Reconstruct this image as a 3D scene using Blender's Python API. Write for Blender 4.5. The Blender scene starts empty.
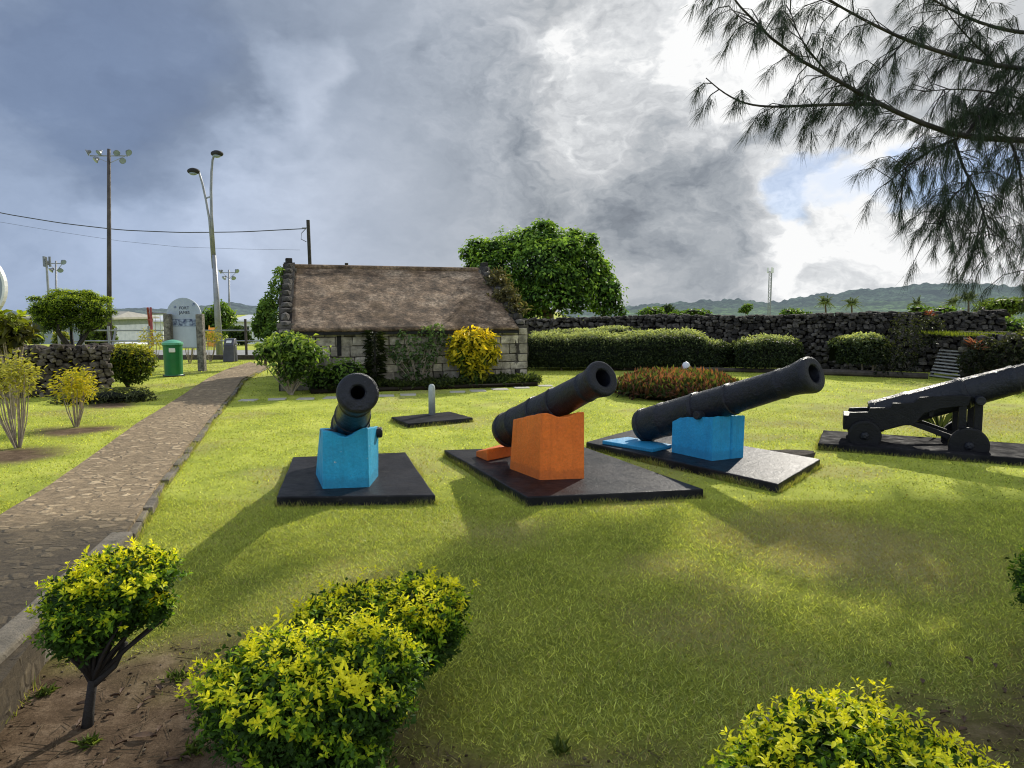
import bpy, bmesh, math, random
import numpy as np
from mathutils import Vector

RNG = np.random.default_rng(7)
random.seed(7)
scene = bpy.context.scene
col = scene.collection
PI = math.pi

# ------------------------------------------------------------------ camera maths (pixel -> point on a surface)
H, F, PITCH = 1.75, 720.0, math.radians(5.87)

def ray(u, v):
    a = (u - 512) / F
    b = -(v - 384) / F
    return Vector((a, math.cos(PITCH) + b * math.sin(PITCH), -math.sin(PITCH) + b * math.cos(PITCH)))

def g(u, v, z=0.0):
    d = ray(u, v)
    t = (z - H) / d.z
    return Vector((d.x * t, d.y * t, z))

def at(u, v, Y):
    d = ray(u, v)
    t = Y / d.y
    return Vector((d.x * t, Y, H + d.z * t))

# ------------------------------------------------------------------ numpy noise
def _hash(ix, iy, seed):
    n = (ix * 374761393 + iy * 668265263 + seed * 974711) & 0x7fffffff
    n = ((n ^ (n >> 13)) * 1274126177) & 0x7fffffff
    n = n ^ (n >> 16)
    return (n & 0xffff) / 65535.0

def vnoise(x, y, seed=0):
    x = np.asarray(x, float); y = np.asarray(y, float)
    ix = np.floor(x).astype(np.int64); iy = np.floor(y).astype(np.int64)
    fx = x - ix; fy = y - iy
    fx = fx * fx * (3 - 2 * fx); fy = fy * fy * (3 - 2 * fy)
    a = _hash(ix, iy, seed); b = _hash(ix + 1, iy, seed)
    c = _hash(ix, iy + 1, seed); d = _hash(ix + 1, iy + 1, seed)
    return (a * (1 - fx) + b * fx) * (1 - fy) + (c * (1 - fx) + d * fx) * fy

def fbm(x, y, seed=0, o=4):
    s = 0; a = .5; f = 1.0; t = 0
    for k in range(o):
        s = s + a * vnoise(np.asarray(x) * f, np.asarray(y) * f, seed + k * 17)
        t += a; a *= .5; f *= 2.03
    return s / t

def sstep(e0, e1, x):
    t = np.clip((x - e0) / (e1 - e0), 0, 1)
    return t * t * (3 - 2 * t)

def nrm(a):
    return a / np.maximum(np.linalg.norm(a, axis=-1, keepdims=True), 1e-9)

# ------------------------------------------------------------------ object helpers
def tag(o, label=None, cat=None, group=None, kind=None):
    if label: o['label'] = label
    if cat: o['category'] = cat
    if group: o['group'] = group
    if kind: o['kind'] = kind
    return o

def thing(name, loc, label, cat, group=None):
    o = bpy.data.objects.new(name, None)
    o.empty_display_size = .1
    o.location = loc
    col.objects.link(o)
    return tag(o, label, cat, group)

def wloc(o):
    v = Vector((0, 0, 0))
    while o is not None:
        v += o.location
        o = o.parent
    return v

class M:
    """collects faces in world coordinates, then links them as one mesh object"""
    def __init__(s):
        s.v = []; s.f = []; s.c = []; s.n = 0; s.np = []
    def add(s, verts, faces, color=None):
        verts = [tuple(p) for p in verts]
        s.v.extend(verts)
        s.f.extend([tuple(i + s.n for i in f) for f in faces])
        cc = color if color is not None else (1, 1, 1)
        s.c.extend([cc] * len(verts))
        s.n += len(verts)
        return s
    def addnp(s, V, T, C):
        s.np.append((V, T, C)); return s
    def build(s, name, mat, parent=None, origin=None, smooth=False, bevel=0, seg=2, autosmooth=None):
        org = wloc(parent) if parent is not None else Vector(origin if origin is not None else (0, 0, 0))
        me = bpy.data.meshes.new(name)
        if s.np:
            Vs = [np.array(s.v, float).reshape(-1, 3)]; Cs = [np.array(s.c, float).reshape(-1, 3)]
            T = []
            for f in s.f:
                for k in range(1, len(f) - 1):
                    T.append((f[0], f[k], f[k + 1]))
            Ts = [np.array(T, np.int64).reshape(-1, 3)]
            n = s.n
            for V_, T_, C_ in s.np:
                Vs.append(V_); Ts.append(T_ + n); Cs.append(C_); n += len(V_)
            V = np.concatenate(Vs) - np.array(org); T = np.concatenate(Ts); C = np.concatenate(Cs)
            me.vertices.add(len(V)); me.loops.add(T.size); me.polygons.add(len(T))
            me.vertices.foreach_set('co', V.astype(np.float32).ravel())
            me.loops.foreach_set('vertex_index', T.astype(np.int32).ravel())
            me.polygons.foreach_set('loop_start', np.arange(0, T.size, 3, dtype=np.int32))
            me.update(calc_edges=True)
        else:
            me.from_pydata([(p[0] - org.x, p[1] - org.y, p[2] - org.z) for p in s.v], [], s.f)
            C = np.array(s.c, float).reshape(-1, 3)
            me.update()
        a = me.color_attributes.new('col', 'FLOAT_COLOR', 'POINT')
        a.data.foreach_set('color', np.concatenate([C, np.ones((len(C), 1))], 1).astype(np.float32).ravel())
        if smooth:
            me.polygons.foreach_set('use_smooth', [True] * len(me.polygons))
        me.materials.append(mat)
        o = bpy.data.objects.new(name, me)
        if parent is not None: o.parent = parent
        else: o.location = org
        col.objects.link(o)
        if bevel:
            b = o.modifiers.new('bevel', 'BEVEL'); b.width = bevel; b.segments = seg; b.limit_method = 'ANGLE'
            b.angle_limit = math.radians(35)
        return o

def prism(poly, z0, z1, top=None):
    """polygon footprint (ccw) extruded; top = other polygon for the upper face"""
    top = top or poly
    n = len(poly)
    v = [(p[0], p[1], z0) for p in poly] + [(p[0], p[1], z1) for p in top]
    f = [tuple(range(n - 1, -1, -1)), tuple(range(n, 2 * n))]
    f += [(i, (i + 1) % n, n + (i + 1) % n, n + i) for i in range(n)]
    return v, f

def frame(c, ax, ay, az, sx, sy, sz):
    """box centred on c with half sizes along three axes"""
    c = Vector(c); v = []
    for k in (-1, 1):
        for j in (-1, 1):
            for i in (-1, 1):
                v.append(c + ax * (i * sx) + ay * (j * sy) + az * (k * sz))
    f = [(0, 2, 3, 1), (4, 5, 7, 6), (0, 1, 5, 4), (2, 6, 7, 3), (0, 4, 6, 2), (1, 3, 7, 5)]
    return v, f

def cs_(k, c): return tuple(x * k for x in c)

X, Y_, Z = Vector((1, 0, 0)), Vector((0, 1, 0)), Vector((0, 0, 1))

def abox(x0, x1, y0, y1, z0, z1):
    return frame(((x0 + x1) / 2, (y0 + y1) / 2, (z0 + z1) / 2), X, Y_, Z, (x1 - x0) / 2, (y1 - y0) / 2, (z1 - z0) / 2)

def beam(p, q, w, h, up=Z):
    p = Vector(p); q = Vector(q); d = (q - p)
    L = d.length; d.normalize()
    s = d.cross(up)
    if s.length < 1e-4: s = d.cross(X)
    s.normalize(); u = s.cross(d)
    return frame((p + q) / 2, d, s, u, L / 2, w / 2, h / 2)

def tube(pts, rad, n=8, caps=True):
    pts = [Vector(p) for p in pts]
    if not hasattr(rad, '__len__'): rad = [rad] * len(pts)
    v = []; f = []
    ref = Vector((0.13, 0.21, 0.97))
    for i, p in enumerate(pts):
        d = (pts[min(i + 1, len(pts) - 1)] - pts[max(i - 1, 0)]).normalized()
        s = d.cross(ref)
        if s.length < .05: s = d.cross(X)
        s.normalize(); t = s.cross(d)
        for k in range(n):
            a = 2 * PI * k / n
            v.append(p + s * (math.cos(a) * rad[i]) + t * (math.sin(a) * rad[i]))
    for i in range(len(pts) - 1):
        for k in range(n):
            f.append((i * n + k, i * n + (k + 1) % n, (i + 1) * n + (k + 1) % n, (i + 1) * n + k))
    if caps:
        f.append(tuple(range(n - 1, -1, -1))); f.append(tuple(range((len(pts) - 1) * n, len(pts) * n)))
    return v, f

def lathe(o, d, prof, n=32, caps=True):
    """prof = [(distance along d, radius)]"""
    o = Vector(o); d = Vector(d).normalized()
    s = d.cross(Z)
    if s.length < .01: s = Vector((1, 0, 0))
    s.normalize(); t = s.cross(d)
    v = []; f = []
    for (h, r) in prof:
        for k in range(n):
            a = 2 * PI * k / n
            v.append(o + d * h + s * (math.cos(a) * r) + t * (math.sin(a) * r))
    for i in range(len(prof) - 1):
        for k in range(n):
            f.append((i * n + k, i * n + (k + 1) % n, (i + 1) * n + (k + 1) % n, (i + 1) * n + k))
    if caps:
        f.append(tuple(range(n - 1, -1, -1))); f.append(tuple(range((len(prof) - 1) * n, len(prof) * n)))
    return v, f

def rock(c, r, seed, flat=1.0, sub=1):
    """irregular stone"""
    bm = bmesh.new()
    bmesh.ops.create_icosphere(bm, subdivisions=sub, radius=1)
    rn = random.Random(seed)
    o = [rn.uniform(.78, 1.12) for _ in bm.verts]
    k = .55
    v = []
    for w, q in zip(bm.verts, o):
        p = [math.copysign(abs(x) ** k, x) for x in w.co]
        L = math.sqrt(sum(x * x for x in p)); m = max(abs(x) for x in p)
        p = [x / (L * .45 + m * .55) * q for x in p]
        v.append((c[0] + p[0] * r[0], c[1] + p[1] * r[1], c[2] + p[2] * r[2] * flat))
    f = [tuple(x.index for x in q.verts) for q in bm.faces]
    bm.free()
    return v, f

# ------------------------------------------------------------------ leaves
def leaves(P, N, T, size, aspect, C, detail=0, fold=.12, droop=.12):
    n = len(P)
    size = np.broadcast_to(np.asarray(size, float), (n,))[:, None]
    N = nrm(N); T = nrm(T - N * (T * N).sum(1, keepdims=True)); B = np.cross(N, T)
    w = size * aspect * .5
    if detail == 0:
        V = np.stack([P, P + T * size * .5 + B * w + N * size * fold, P + T * size - N * size * droop, P + T * size * .5 - B * w + N * size * fold], 1)
        tri = np.array([[0, 1, 2], [0, 2, 3]])
    else:
        V = np.stack([P,
                      P + T * size * .28 + B * w * .8 + N * size * fold * .7,
                      P + T * size * .64 + B * w * .85 + N * size * fold * .7,
                      P + T * size - N * size * droop,
                      P + T * size * .64 - B * w * .85 + N * size * fold * .7,
                      P + T * size * .28 - B * w * .8 + N * size * fold * .7,
                      P + T * size * .45], 1)
        tri = np.array([[6, 0, 1], [6, 1, 2], [6, 2, 3], [6, 3, 4], [6, 4, 5], [6, 5, 0]])
    k = V.shape[1]
    Tr = (tri[None] + (np.arange(n) * k)[:, None, None]).reshape(-1, 3)
    return V.reshape(-1, 3), Tr, np.repeat(C, k, 0)

def rdir(n, rng=RNG):
    return nrm(rng.normal(size=(n, 3)))

def mixc(a, b, t):
    t = np.clip(np.asarray(t), 0, 1)[:, None]
    return np.array(a)[None] * (1 - t) + np.array(b)[None] * t

def lobes_points(lobes, n, rng, inner=.78, noise=.12, cut=.72, zmin=None):
    """points on the outer shell of overlapping ellipsoids, with their outward normals"""
    areas = np.array([(l[1][0] * l[1][1] + l[1][0] * l[1][2] + l[1][1] * l[1][2]) for l in lobes])
    which = rng.choice(len(lobes), n * 2, p=areas / areas.sum())
    Cc = np.array([l[0] for l in lobes], float)[which]; R = np.array([l[1] for l in lobes], float)[which]
    d = rdir(n * 2, rng)
    ph = d @ rng.normal(size=(3, 4)) * 3.2
    rr = rng.uniform(inner, 1.03, n * 2) + noise * (np.sin(ph[:, 0] + which) * np.sin(ph[:, 1] * 1.7 + which * 2) + .4 * np.sin(ph[:, 2] * 3 + which))
    P = Cc + d * R * rr[:, None]
    Nn = nrm(d / R)
    keep = np.ones(n * 2, bool)
    for i, l in enumerate(lobes):
        q = np.linalg.norm((P - np.array(l[0])) / np.array(l[1]), axis=1)
        keep &= (q > cut) | (which == i)
    if zmin is not None: keep &= P[:, 2] > zmin
    idx = np.nonzero(keep)[0][:n]
    return P[idx], Nn[idx], rr[idx]

def ell(c, r, seed=0, n=10, m=16, noise=.12):
    rn = random.Random(seed); ph = [rn.uniform(0, 6) for _ in range(4)]
    v = []; f = []
    for i in range(n + 1):
        th = PI * i / n
        for k in range(m):
            a = 2 * PI * k / m
            d = (math.sin(th) * math.cos(a), math.sin(th) * math.sin(a), math.cos(th))
            q = 1 + noise * (math.sin(3 * d[0] + ph[0]) * math.sin(4 * d[1] + ph[1]) + .6 * math.sin(7 * d[2] + 5 * d[0] + ph[2]))
            v.append((c[0] + d[0] * r[0] * q, c[1] + d[1] * r[1] * q, c[2] + d[2] * r[2] * q))
    for i in range(n):
        for k in range(m):
            f.append((i * m + k, (i + 1) * m + k, (i + 1) * m + (k + 1) % m, i * m + (k + 1) % m))
    return v, f

def foliage(lobes, n, size, pal, seed=0, aspect=.5, core=.8, detail=0, zmin=None, noise=.12, inner=.78, up=.35, cut=.72, spread=.7):
    """pal = (dark, mid, light): leaf colours from below/inside to top/outside"""
    rng = np.random.default_rng(seed)
    m = M()
    P, N, rr = lobes_points(lobes, n, rng, inner, noise, cut, zmin)
    k = len(P)
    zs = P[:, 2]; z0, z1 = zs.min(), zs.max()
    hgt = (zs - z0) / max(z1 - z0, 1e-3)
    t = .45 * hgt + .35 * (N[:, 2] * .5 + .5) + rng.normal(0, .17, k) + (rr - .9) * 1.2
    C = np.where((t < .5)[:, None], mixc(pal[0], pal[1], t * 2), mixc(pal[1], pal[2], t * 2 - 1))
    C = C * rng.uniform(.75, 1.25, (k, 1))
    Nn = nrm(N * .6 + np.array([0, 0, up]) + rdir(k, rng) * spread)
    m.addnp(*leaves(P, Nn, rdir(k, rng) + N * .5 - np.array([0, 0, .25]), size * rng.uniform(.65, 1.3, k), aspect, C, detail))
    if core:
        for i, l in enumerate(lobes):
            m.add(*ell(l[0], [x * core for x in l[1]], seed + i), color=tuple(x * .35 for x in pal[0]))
    return m

# ------------------------------------------------------------------ materials
def nodes_of(name):
    m = bpy.data.materials.new(name); m.use_nodes = True
    nt = m.node_tree
    b = nt.nodes['Principled BSDF']
    return m, nt, b

def N_(nt, t, **kw):
    n = nt.nodes.new(t)
    for k, v in kw.items():
        if k in ('operation', 'blend_type', 'data_type', 'noise_dimensions', 'feature', 'distance', 'attribute_name', 'interpolation_type', 'musgrave_type'):
            setattr(n, k, v)
        else:
            n.inputs[k].default_value = v
    return n

def ramp(nt, fac, stops):
    r = nt.nodes.new('ShaderNodeValToRGB')
    e = r.color_ramp.elements
    while len(e) < len(stops): e.new(.5)
    for el, (p, c) in zip(e, stops):
        el.position = p
        el.color = (c[0], c[1], c[2], 1) if hasattr(c, '__len__') else (c, c, c, 1)
    nt.links.new(fac, r.inputs[0])
    return r.outputs[0]

def mul(nt, a, b, t='MULTIPLY', fac=1.0):
    n = nt.nodes.new('ShaderNodeMixRGB'); n.blend_type = t
    for s, x in ((0, fac), (1, a), (2, b)):
        if hasattr(x, 'is_output') or hasattr(x, 'links'): nt.links.new(x, n.inputs[s])
        elif hasattr(x, '__len__'): n.inputs[s].default_value = (x[0], x[1], x[2], 1)
        else: n.inputs[s].default_value = x if s == 0 else (x, x, x, 1)
    return n.outputs[0]

def noise(nt, scale, detail=5, rough=.6, vec=None, dist=0):
    n = N_(nt, 'ShaderNodeTexNoise', Scale=scale, Detail=detail, Roughness=rough, Distortion=dist)
    if vec is None:
        tc = nt.nodes.new('ShaderNodeTexCoord'); vec = tc.outputs['Object']
    nt.links.new(vec, n.inputs['Vector'])
    return n.outputs['Fac']

def bump(nt, b, hgt, strength=.3, dist=.01):
    n = N_(nt, 'ShaderNodeBump', Strength=strength, Distance=dist)
    nt.links.new(hgt, n.inputs['Height']); nt.links.new(n.outputs[0], b.inputs['Normal'])

def paint(name, c, c2=None, scale=4, rough=.5, bscale=40, bstr=.25, bdist=.006, spots=None, metal=0, spec=.5):
    m, nt, b = nodes_of(name)
    c2 = c2 or tuple(x * .6 for x in c)
    o = ramp(nt, noise(nt, scale, 6, .65), [(.35, c2), (.62, c)])
    if spots:   # (scale, threshold, colour)
        o = mul(nt, o, spots[2], 'MIX', ramp(nt, noise(nt, spots[0], 6, .7), [(spots[1], 0), (spots[1] + .04, 1)]))
    nt.links.new(o, b.inputs['Base Color'])
    b.inputs['Metallic'].default_value = metal
    b.inputs['Specular IOR Level'].default_value = spec
    rn = ramp(nt, noise(nt, scale * 2.3, 4), [(.3, rough * .75), (.7, min(1, rough * 1.25))])
    nt.links.new(rn, b.inputs['Roughness'])
    if bstr: bump(nt, b, noise(nt, bscale, 6, .7), bstr, bdist)
    return m

def attr_mat(name, rough=.9, vscale=9, vamp=.5, bscale=25, bstr=.5, bdist=.02, spec=.3):
    m, nt, b = nodes_of(name)
    a = N_(nt, 'ShaderNodeAttribute', attribute_name='col')
    v = ramp(nt, noise(nt, vscale, 7, .7), [(.28, 1 - vamp), (.72, 1 + vamp * .5)])
    nt.links.new(mul(nt, a.outputs['Color'], v), b.inputs['Base Color'])
    b.inputs['Roughness'].default_value = rough
    b.inputs['Specular IOR Level'].default_value = spec
    bump(nt, b, noise(nt, bscale, 7, .72), bstr, bdist)
    return m

def leaf_mat(name, trans=.42, rough=.55, tint=(1.35, 1.3, .55), spec=.22):
    m, nt, b = nodes_of(name)
    a = N_(nt, 'ShaderNodeAttribute', attribute_name='col')
    nt.links.new(a.outputs['Color'], b.inputs['Base Color'])
    b.inputs['Roughness'].default_value = rough
    b.inputs['Specular IOR Level'].default_value = spec
    t = nt.nodes.new('ShaderNodeBsdfTranslucent')
    nt.links.new(mul(nt, a.outputs['Color'], tint), t.inputs['Color'])
    mx = nt.nodes.new('ShaderNodeMixShader'); mx.inputs[0].default_value = trans
    nt.links.new(b.outputs[0], mx.inputs[1]); nt.links.new(t.outputs[0], mx.inputs[2])
    nt.links.new(mx.outputs[0], nt.nodes['Material Output'].inputs['Surface'])
    return m

MT = {}
MT['leaf'] = leaf_mat('leaf')
MT['grass'] = leaf_mat('grass_blade', .5, .5, (1.25, 1.2, .5), .3)
MT['needle'] = leaf_mat('needle', .15, .6, (1, 1, .6), .2)
MT['bark'] = paint('bark', (.11, .075, .05), (.05, .033, .022), 8, .9, 30, .8, .02)
MT['darkbark'] = paint('dark_bark', (.035, .03, .027), (.015, .013, .012), 6, .9, 22, .8, .02)
MT['palebark'] = paint('pale_bark', (.36, .3, .23), (.2, .16, .12), 12, .85, 40, .6, .01)
MT['iron'] = paint('black_iron_paint', (.007, .0088, .0165), (.0033, .0042, .0078), 6, .36, 26, 1.0, .022, spots=(30, .62, (.034, .037, .05)), spec=.45)
MT['carriage'] = paint('black_carriage_paint', (.0065, .0065, .008), (.003, .003, .004), 5, .5, 45, .9, .014, spec=.3)
MT['slabdark'] = paint('dull_black_slab', (.026, .025, .027), (.009, .009, .011), 3.0, .8, 16, .6, .012, spots=(12, .6, (.05, .047, .045)), spec=.02)
def block_paint(name, c, c2, chip, streak, chips=.69):
    """thick paint on rough concrete: mottled, stained downwards and near the foot, with small chips"""
    m, nt, b = nodes_of(name)
    tc = nt.nodes.new('ShaderNodeTexCoord')
    o = ramp(nt, noise(nt, 3.5, 8, .7), [(.3, c2), (.5, c), (.7, tuple(min(1, x * 1.15) for x in c))])
    o = mul(nt, o, ramp(nt, noise(nt, 38, 6, .75), [(.3, .82), (.7, 1.14)]))
    mp = nt.nodes.new('ShaderNodeMapping'); mp.inputs['Scale'].default_value = (9, 9, .8); nt.links.new(tc.outputs['Object'], mp.inputs[0])
    o = mul(nt, o, streak, 'MIX', ramp(nt, noise(nt, 1.6, 6, .65, mp.outputs[0]), [(.52, 0), (.75, .4)]))
    sp = nt.nodes.new('ShaderNodeSeparateXYZ'); nt.links.new(tc.outputs['Object'], sp.inputs[0])
    ad = nt.nodes.new('ShaderNodeMath'); ad.operation = 'MULTIPLY_ADD'; nt.links.new(noise(nt, 12, 6, .7), ad.inputs[0]); ad.inputs[1].default_value = -.16
    nt.links.new(sp.outputs[2], ad.inputs[2])
    o = mul(nt, o, tuple(x * .5 + .01 for x in c), 'MIX', ramp(nt, ad.outputs[0], [(-.04 + .04, .45), (.03, 0)]))
    o = mul(nt, o, chip, 'MIX', ramp(nt, noise(nt, 15, 9, .72), [(chips, 0), (chips + .02, 1)]))
    nt.links.new(o, b.inputs['Base Color'])
    nt.links.new(ramp(nt, noise(nt, 9, 5), [(.3, .4), (.7, .75)]), b.inputs['Roughness'])
    b.inputs['Specular IOR Level'].default_value = .4
    bump(nt, b, noise(nt, 32, 9, .75), .8, .012)
    return m
MT['slab'] = paint('black_slab_paint', (.021, .021, .025), (.008, .008, .010), 2.6, .42, 16, .55, .012, spots=(11, .6, (.04, .039, .039)), spec=.11)
MT['blue'] = block_paint('blue_paint', (.02, .34, .64), (.015, .28, .56), (.25, .38, .42), (.02, .16, .3), .70)
MT['bluepeel'] = block_paint('peeling_blue_paint', (.022, .36, .6), (.016, .3, .53), (.5, .55, .52), (.02, .17, .28), .655)
MT['orange'] = block_paint('orange_paint', (.88, .2, .025), (.78, .16, .018), (.3, .1, .04), (.35, .07, .015), .70)
MT['stone'] = attr_mat('cut_stone', .92, 4.5, .85, 30, 1.0, .03)
MT['rubble'] = attr_mat('rubble_stone', .95, 9, .75, 22, 1.0, .05, .2)
MT['concrete'] = paint('concrete', (.21, .18, .135), (.08, .068, .048), 4, .92, 40, .9, .02, spots=(7, .6, (.07, .07, .04)))
MT['paver'] = paint('stepping_stone', (.5, .47, .4), (.36, .34, .29), 5, .9, 30, .3, .01)
MT['greypost'] = paint('grey_post_paint', (.42, .46, .46), (.3, .33, .34), 8, .6, 30, .3, .004, spots=(20, .66, (.1, .09, .08)))
MT['whitepaint'] = paint('white_paint', (.75, .76, .76), (.6, .61, .62), 5, .5, 40, .1, .004)
MT['greenbin'] = paint('green_plastic', (.012, .17, .055), (.01, .13, .042), 3, .4, 20, .1, .003)
MT['palegreen'] = paint('pale_green_plastic', (.12, .42, .27), (.1, .36, .22), 3, .45, 20, .1, .003)
MT['darkbin'] = paint('dark_plastic', (.07, .07, .095), (.045, .045, .06), 3, .5, 20, .1, .003)
MT['galv'] = paint('galvanised_steel', (.3, .31, .33), (.2, .21, .23), 3, .5, 30, .1, .003, metal=.4)
MT['rustpole'] = paint('weathered_dark_pole', (.085, .07, .065), (.045, .038, .036), 3, .85, 25, .4, .01)
MT['lamp'] = paint('lamp_housing', (.2, .22, .25), (.12, .13, .15), 3, .4, 20, .1, .003, metal=.3)
MT['glass'] = paint('lamp_glass', (.26, .32, .4), (.2, .26, .34), 3, .15, 20, 0)
MT['wire'] = paint('cable_black', (.03, .03, .035), None, 3, .6, 20, 0)
MT['wood'] = paint('grey_timber', (.58, .55, .5), (.36, .34, .31), 6, .85, 30, .5, .01)
MT['darkwood'] = paint('dark_timber', (.08, .065, .05), (.04, .03, .025), 6, .85, 30, .5, .01)
MT['red'] = paint('red_paint', (.3, .035, .03), (.13, .02, .018), 4, .5, 20, .1, .003)
MT['yellow'] = paint('yellow_plastic', (.7, .33, .02), (.6, .27, .02), 4, .5, 20, .1, .003)
MT['board'] = paint('sign_board', (.42, .47, .54), (.33, .38, .45), 2.5, .5, 15, .1, .003)
MT['panel'] = paint('sign_panel', (.5, .55, .62), (.42, .47, .54), 2.5, .45, 15, .05, .003)
MT['picture'] = paint('printed_picture', (.4, .47, .6), (.03, .045, .12), 9, .4, 15, .0)
MT['ink'] = paint('dark_lettering', (.045, .055, .09), None, 4, .6, 20, 0)
MT['stonepost'] = paint('mottled_stone_post', (.26, .24, .2), (.06, .055, .05), 9, .95, 25, .9, .03)
MT['wallgrey'] = paint('bluegrey_render', (.3, .34, .4), (.22, .26, .31), 2, .8, 12, .2, .01)
MT['wallwhite'] = paint('white_render', (.7, .72, .74), (.58, .6, .62), 2, .8, 12, .2, .01)
MT['roofpale'] = paint('pale_roof_sheet', (.6, .63, .66), (.48, .5, .53), 2, .5, 12, .2, .01)
MT['cream'] = paint('cream_fascia', (.3, .29, .25), (.24, .23, .2), 2, .7, 12, .2, .01)
MT['darkglass'] = paint('dark_window', (.02, .025, .03), (.012, .014, .018), 2, .12, 12, 0)
MT['rubber'] = paint('tyre_rubber', (.02, .02, .02), None, 4, .8, 20, .1, .003)
MT['dark'] = paint('dark_void', (.008, .008, .008), None, 4, .9, 20, 0)
MT['deadleaf'] = paint('dead_leaf', (.12, .065, .035), (.06, .035, .02), 20, .8, 60, .2, .002)
MT['asphalt'] = paint('asphalt', (.3, .3, .29), (.23, .23, .22), 1.5, .9, 80, .3, .006)

# roof: weathered brown covering, fine horizontal courses
def roof_mat():
    m, nt, b = nodes_of('weathered_roof')
    tc = nt.nodes.new('ShaderNodeTexCoord')
    mp = nt.nodes.new('ShaderNodeMapping'); mp.inputs['Scale'].default_value = (1, 1, 2.5)
    nt.links.new(tc.outputs['Object'], mp.inputs[0])
    v = mp.outputs[0]
    base = ramp(nt, noise(nt, 1.3, 8, .7, v), [(.36, (.085, .055, .033)), (.5, (.2, .135, .085)), (.64, (.35, .26, .18))])
    fine = ramp(nt, noise(nt, 13, 8, .8, v), [(.38, .4), (.5, 1.0), (.62, 1.8)])
    o = mul(nt, base, fine)
    mp2 = nt.nodes.new('ShaderNodeMapping'); mp2.inputs['Scale'].default_value = (1.6, 1.6, .35); mp2.inputs['Rotation'].default_value = (0, .15, 0)
    nt.links.new(tc.outputs['Object'], mp2.inputs[0])
    o = mul(nt, o, ramp(nt, noise(nt, 2.4, 7, .7, mp2.outputs[0]), [(.36, .45), (.5, 1.0), (.64, 1.6)]))
    o = mul(nt, o, (.42, .38, .34), 'MIX', ramp(nt, noise(nt, 22, 8, .75), [(.6, 0), (.72, .55)]))
    o = mul(nt, o, (.06, .05, .035), 'MIX', ramp(nt, noise(nt, 5, 8, .75, v), [(.54, 0), (.66, .65)]))
    o = mul(nt, o, (.3, .19, .09), 'MIX', ramp(nt, noise(nt, .8, 4, .6), [(.55, 0), (.75, .45)]))
    nt.links.new(o, b.inputs['Base Color'])
    b.inputs['Roughness'].default_value = .95
    bump(nt, b, noise(nt, 14, 9, .8, v), .9, .06)
    return m
MT['roof'] = roof_mat()

def ground_mat():
    m, nt, b = nodes_of('lawn_soil')
    a = N_(nt, 'ShaderNodeAttribute', attribute_name='col')       # r dirt, g dryness, b near-field darkening
    sp = nt.nodes.new('ShaderNodeSeparateColor'); nt.links.new(a.outputs['Color'], sp.inputs[0])
    gr = ramp(nt, noise(nt, 1.2, 8, .7), [(.3, (.225, .275, .045)), (.5, (.385, .43, .065)), (.72, (.55, .57, .12))])
    gr = mul(nt, gr, ramp(nt, noise(nt, 60, 5, .8), [(.3, .4), (.7, 1.6)]))
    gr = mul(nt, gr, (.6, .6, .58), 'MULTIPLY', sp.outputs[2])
    dry = mul(nt, (.34, .3, .14), ramp(nt, noise(nt, 45, 5, .8), [(.3, .5), (.7, 1.4)]))
    soil = ramp(nt, noise(nt, 5, 10, .75), [(.3, (.05, .034, .021)), (.5, (.115, .078, .048)), (.72, (.26, .19, .125))])
    soil = mul(nt, soil, ramp(nt, noise(nt, 90, 6, .8), [(.3, .5), (.7, 1.5)]))
    o = mul(nt, gr, dry, 'MIX', sp.outputs[1])
    o = mul(nt, o, soil, 'MIX', sp.outputs[0])
    nt.links.new(o, b.inputs['Base Color'])
    b.inputs['Roughness'].default_value = 1; b.inputs['Specular IOR Level'].default_value = .1
    bump(nt, b, noise(nt, 40, 8, .8), .8, .014)
    return m
MT['ground'] = ground_mat()

def path_mat():
    m, nt, b = nodes_of('stone_path')
    a = N_(nt, 'ShaderNodeAttribute', attribute_name='col')
    tc = nt.nodes.new('ShaderNodeTexCoord')
    nz = N_(nt, 'ShaderNodeTexNoise', Scale=3.0, Detail=3.0)
    nt.links.new(tc.outputs['Object'], nz.inputs['Vector'])
    vv = mul(nt, tc.outputs['Object'], nz.outputs['Color'], 'ADD', .18)
    def vor(feature):
        n = N_(nt, 'ShaderNodeTexVoronoi', feature=feature, Scale=10.5)
        nt.links.new(vv, n.inputs['Vector']); return n
    edge = vor('DISTANCE_TO_EDGE').outputs['Distance']; cell = vor('F1').outputs['Color']
    stonem = ramp(nt, edge, [(.02, 0), (.22, 1)])
    sc = nt.nodes.new('ShaderNodeSeparateColor'); nt.links.new(cell, sc.inputs[0])
    show = ramp(nt, sc.outputs[0], [(.45, 0), (.8, .8)])
    stonem = mul(nt, stonem, show)
    stonec = ramp(nt, sc.outputs[1], [(0, (.28, .21, .125)), (1, (.60, .47, .30))])
    mortar = ramp(nt, noise(nt, 12, 8, .75), [(.3, (.12, .085, .045)), (.7, (.36, .27, .16))])
    o = mul(nt, mortar, stonec, 'MIX', stonem)
    o = mul(nt, o, ramp(nt, noise(nt, 50, 6, .8), [(.3, .6), (.7, 1.3)]))
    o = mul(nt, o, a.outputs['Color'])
    nt.links.new(o, b.inputs['Base Color'])
    b.inputs['Roughness'].default_value = .9
    h = mul(nt, stonem, noise(nt, 30, 8, .75), 'ADD', .8)
    bump(nt, b, h, .8, .03)
    return m
MT['path'] = path_mat()

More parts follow.
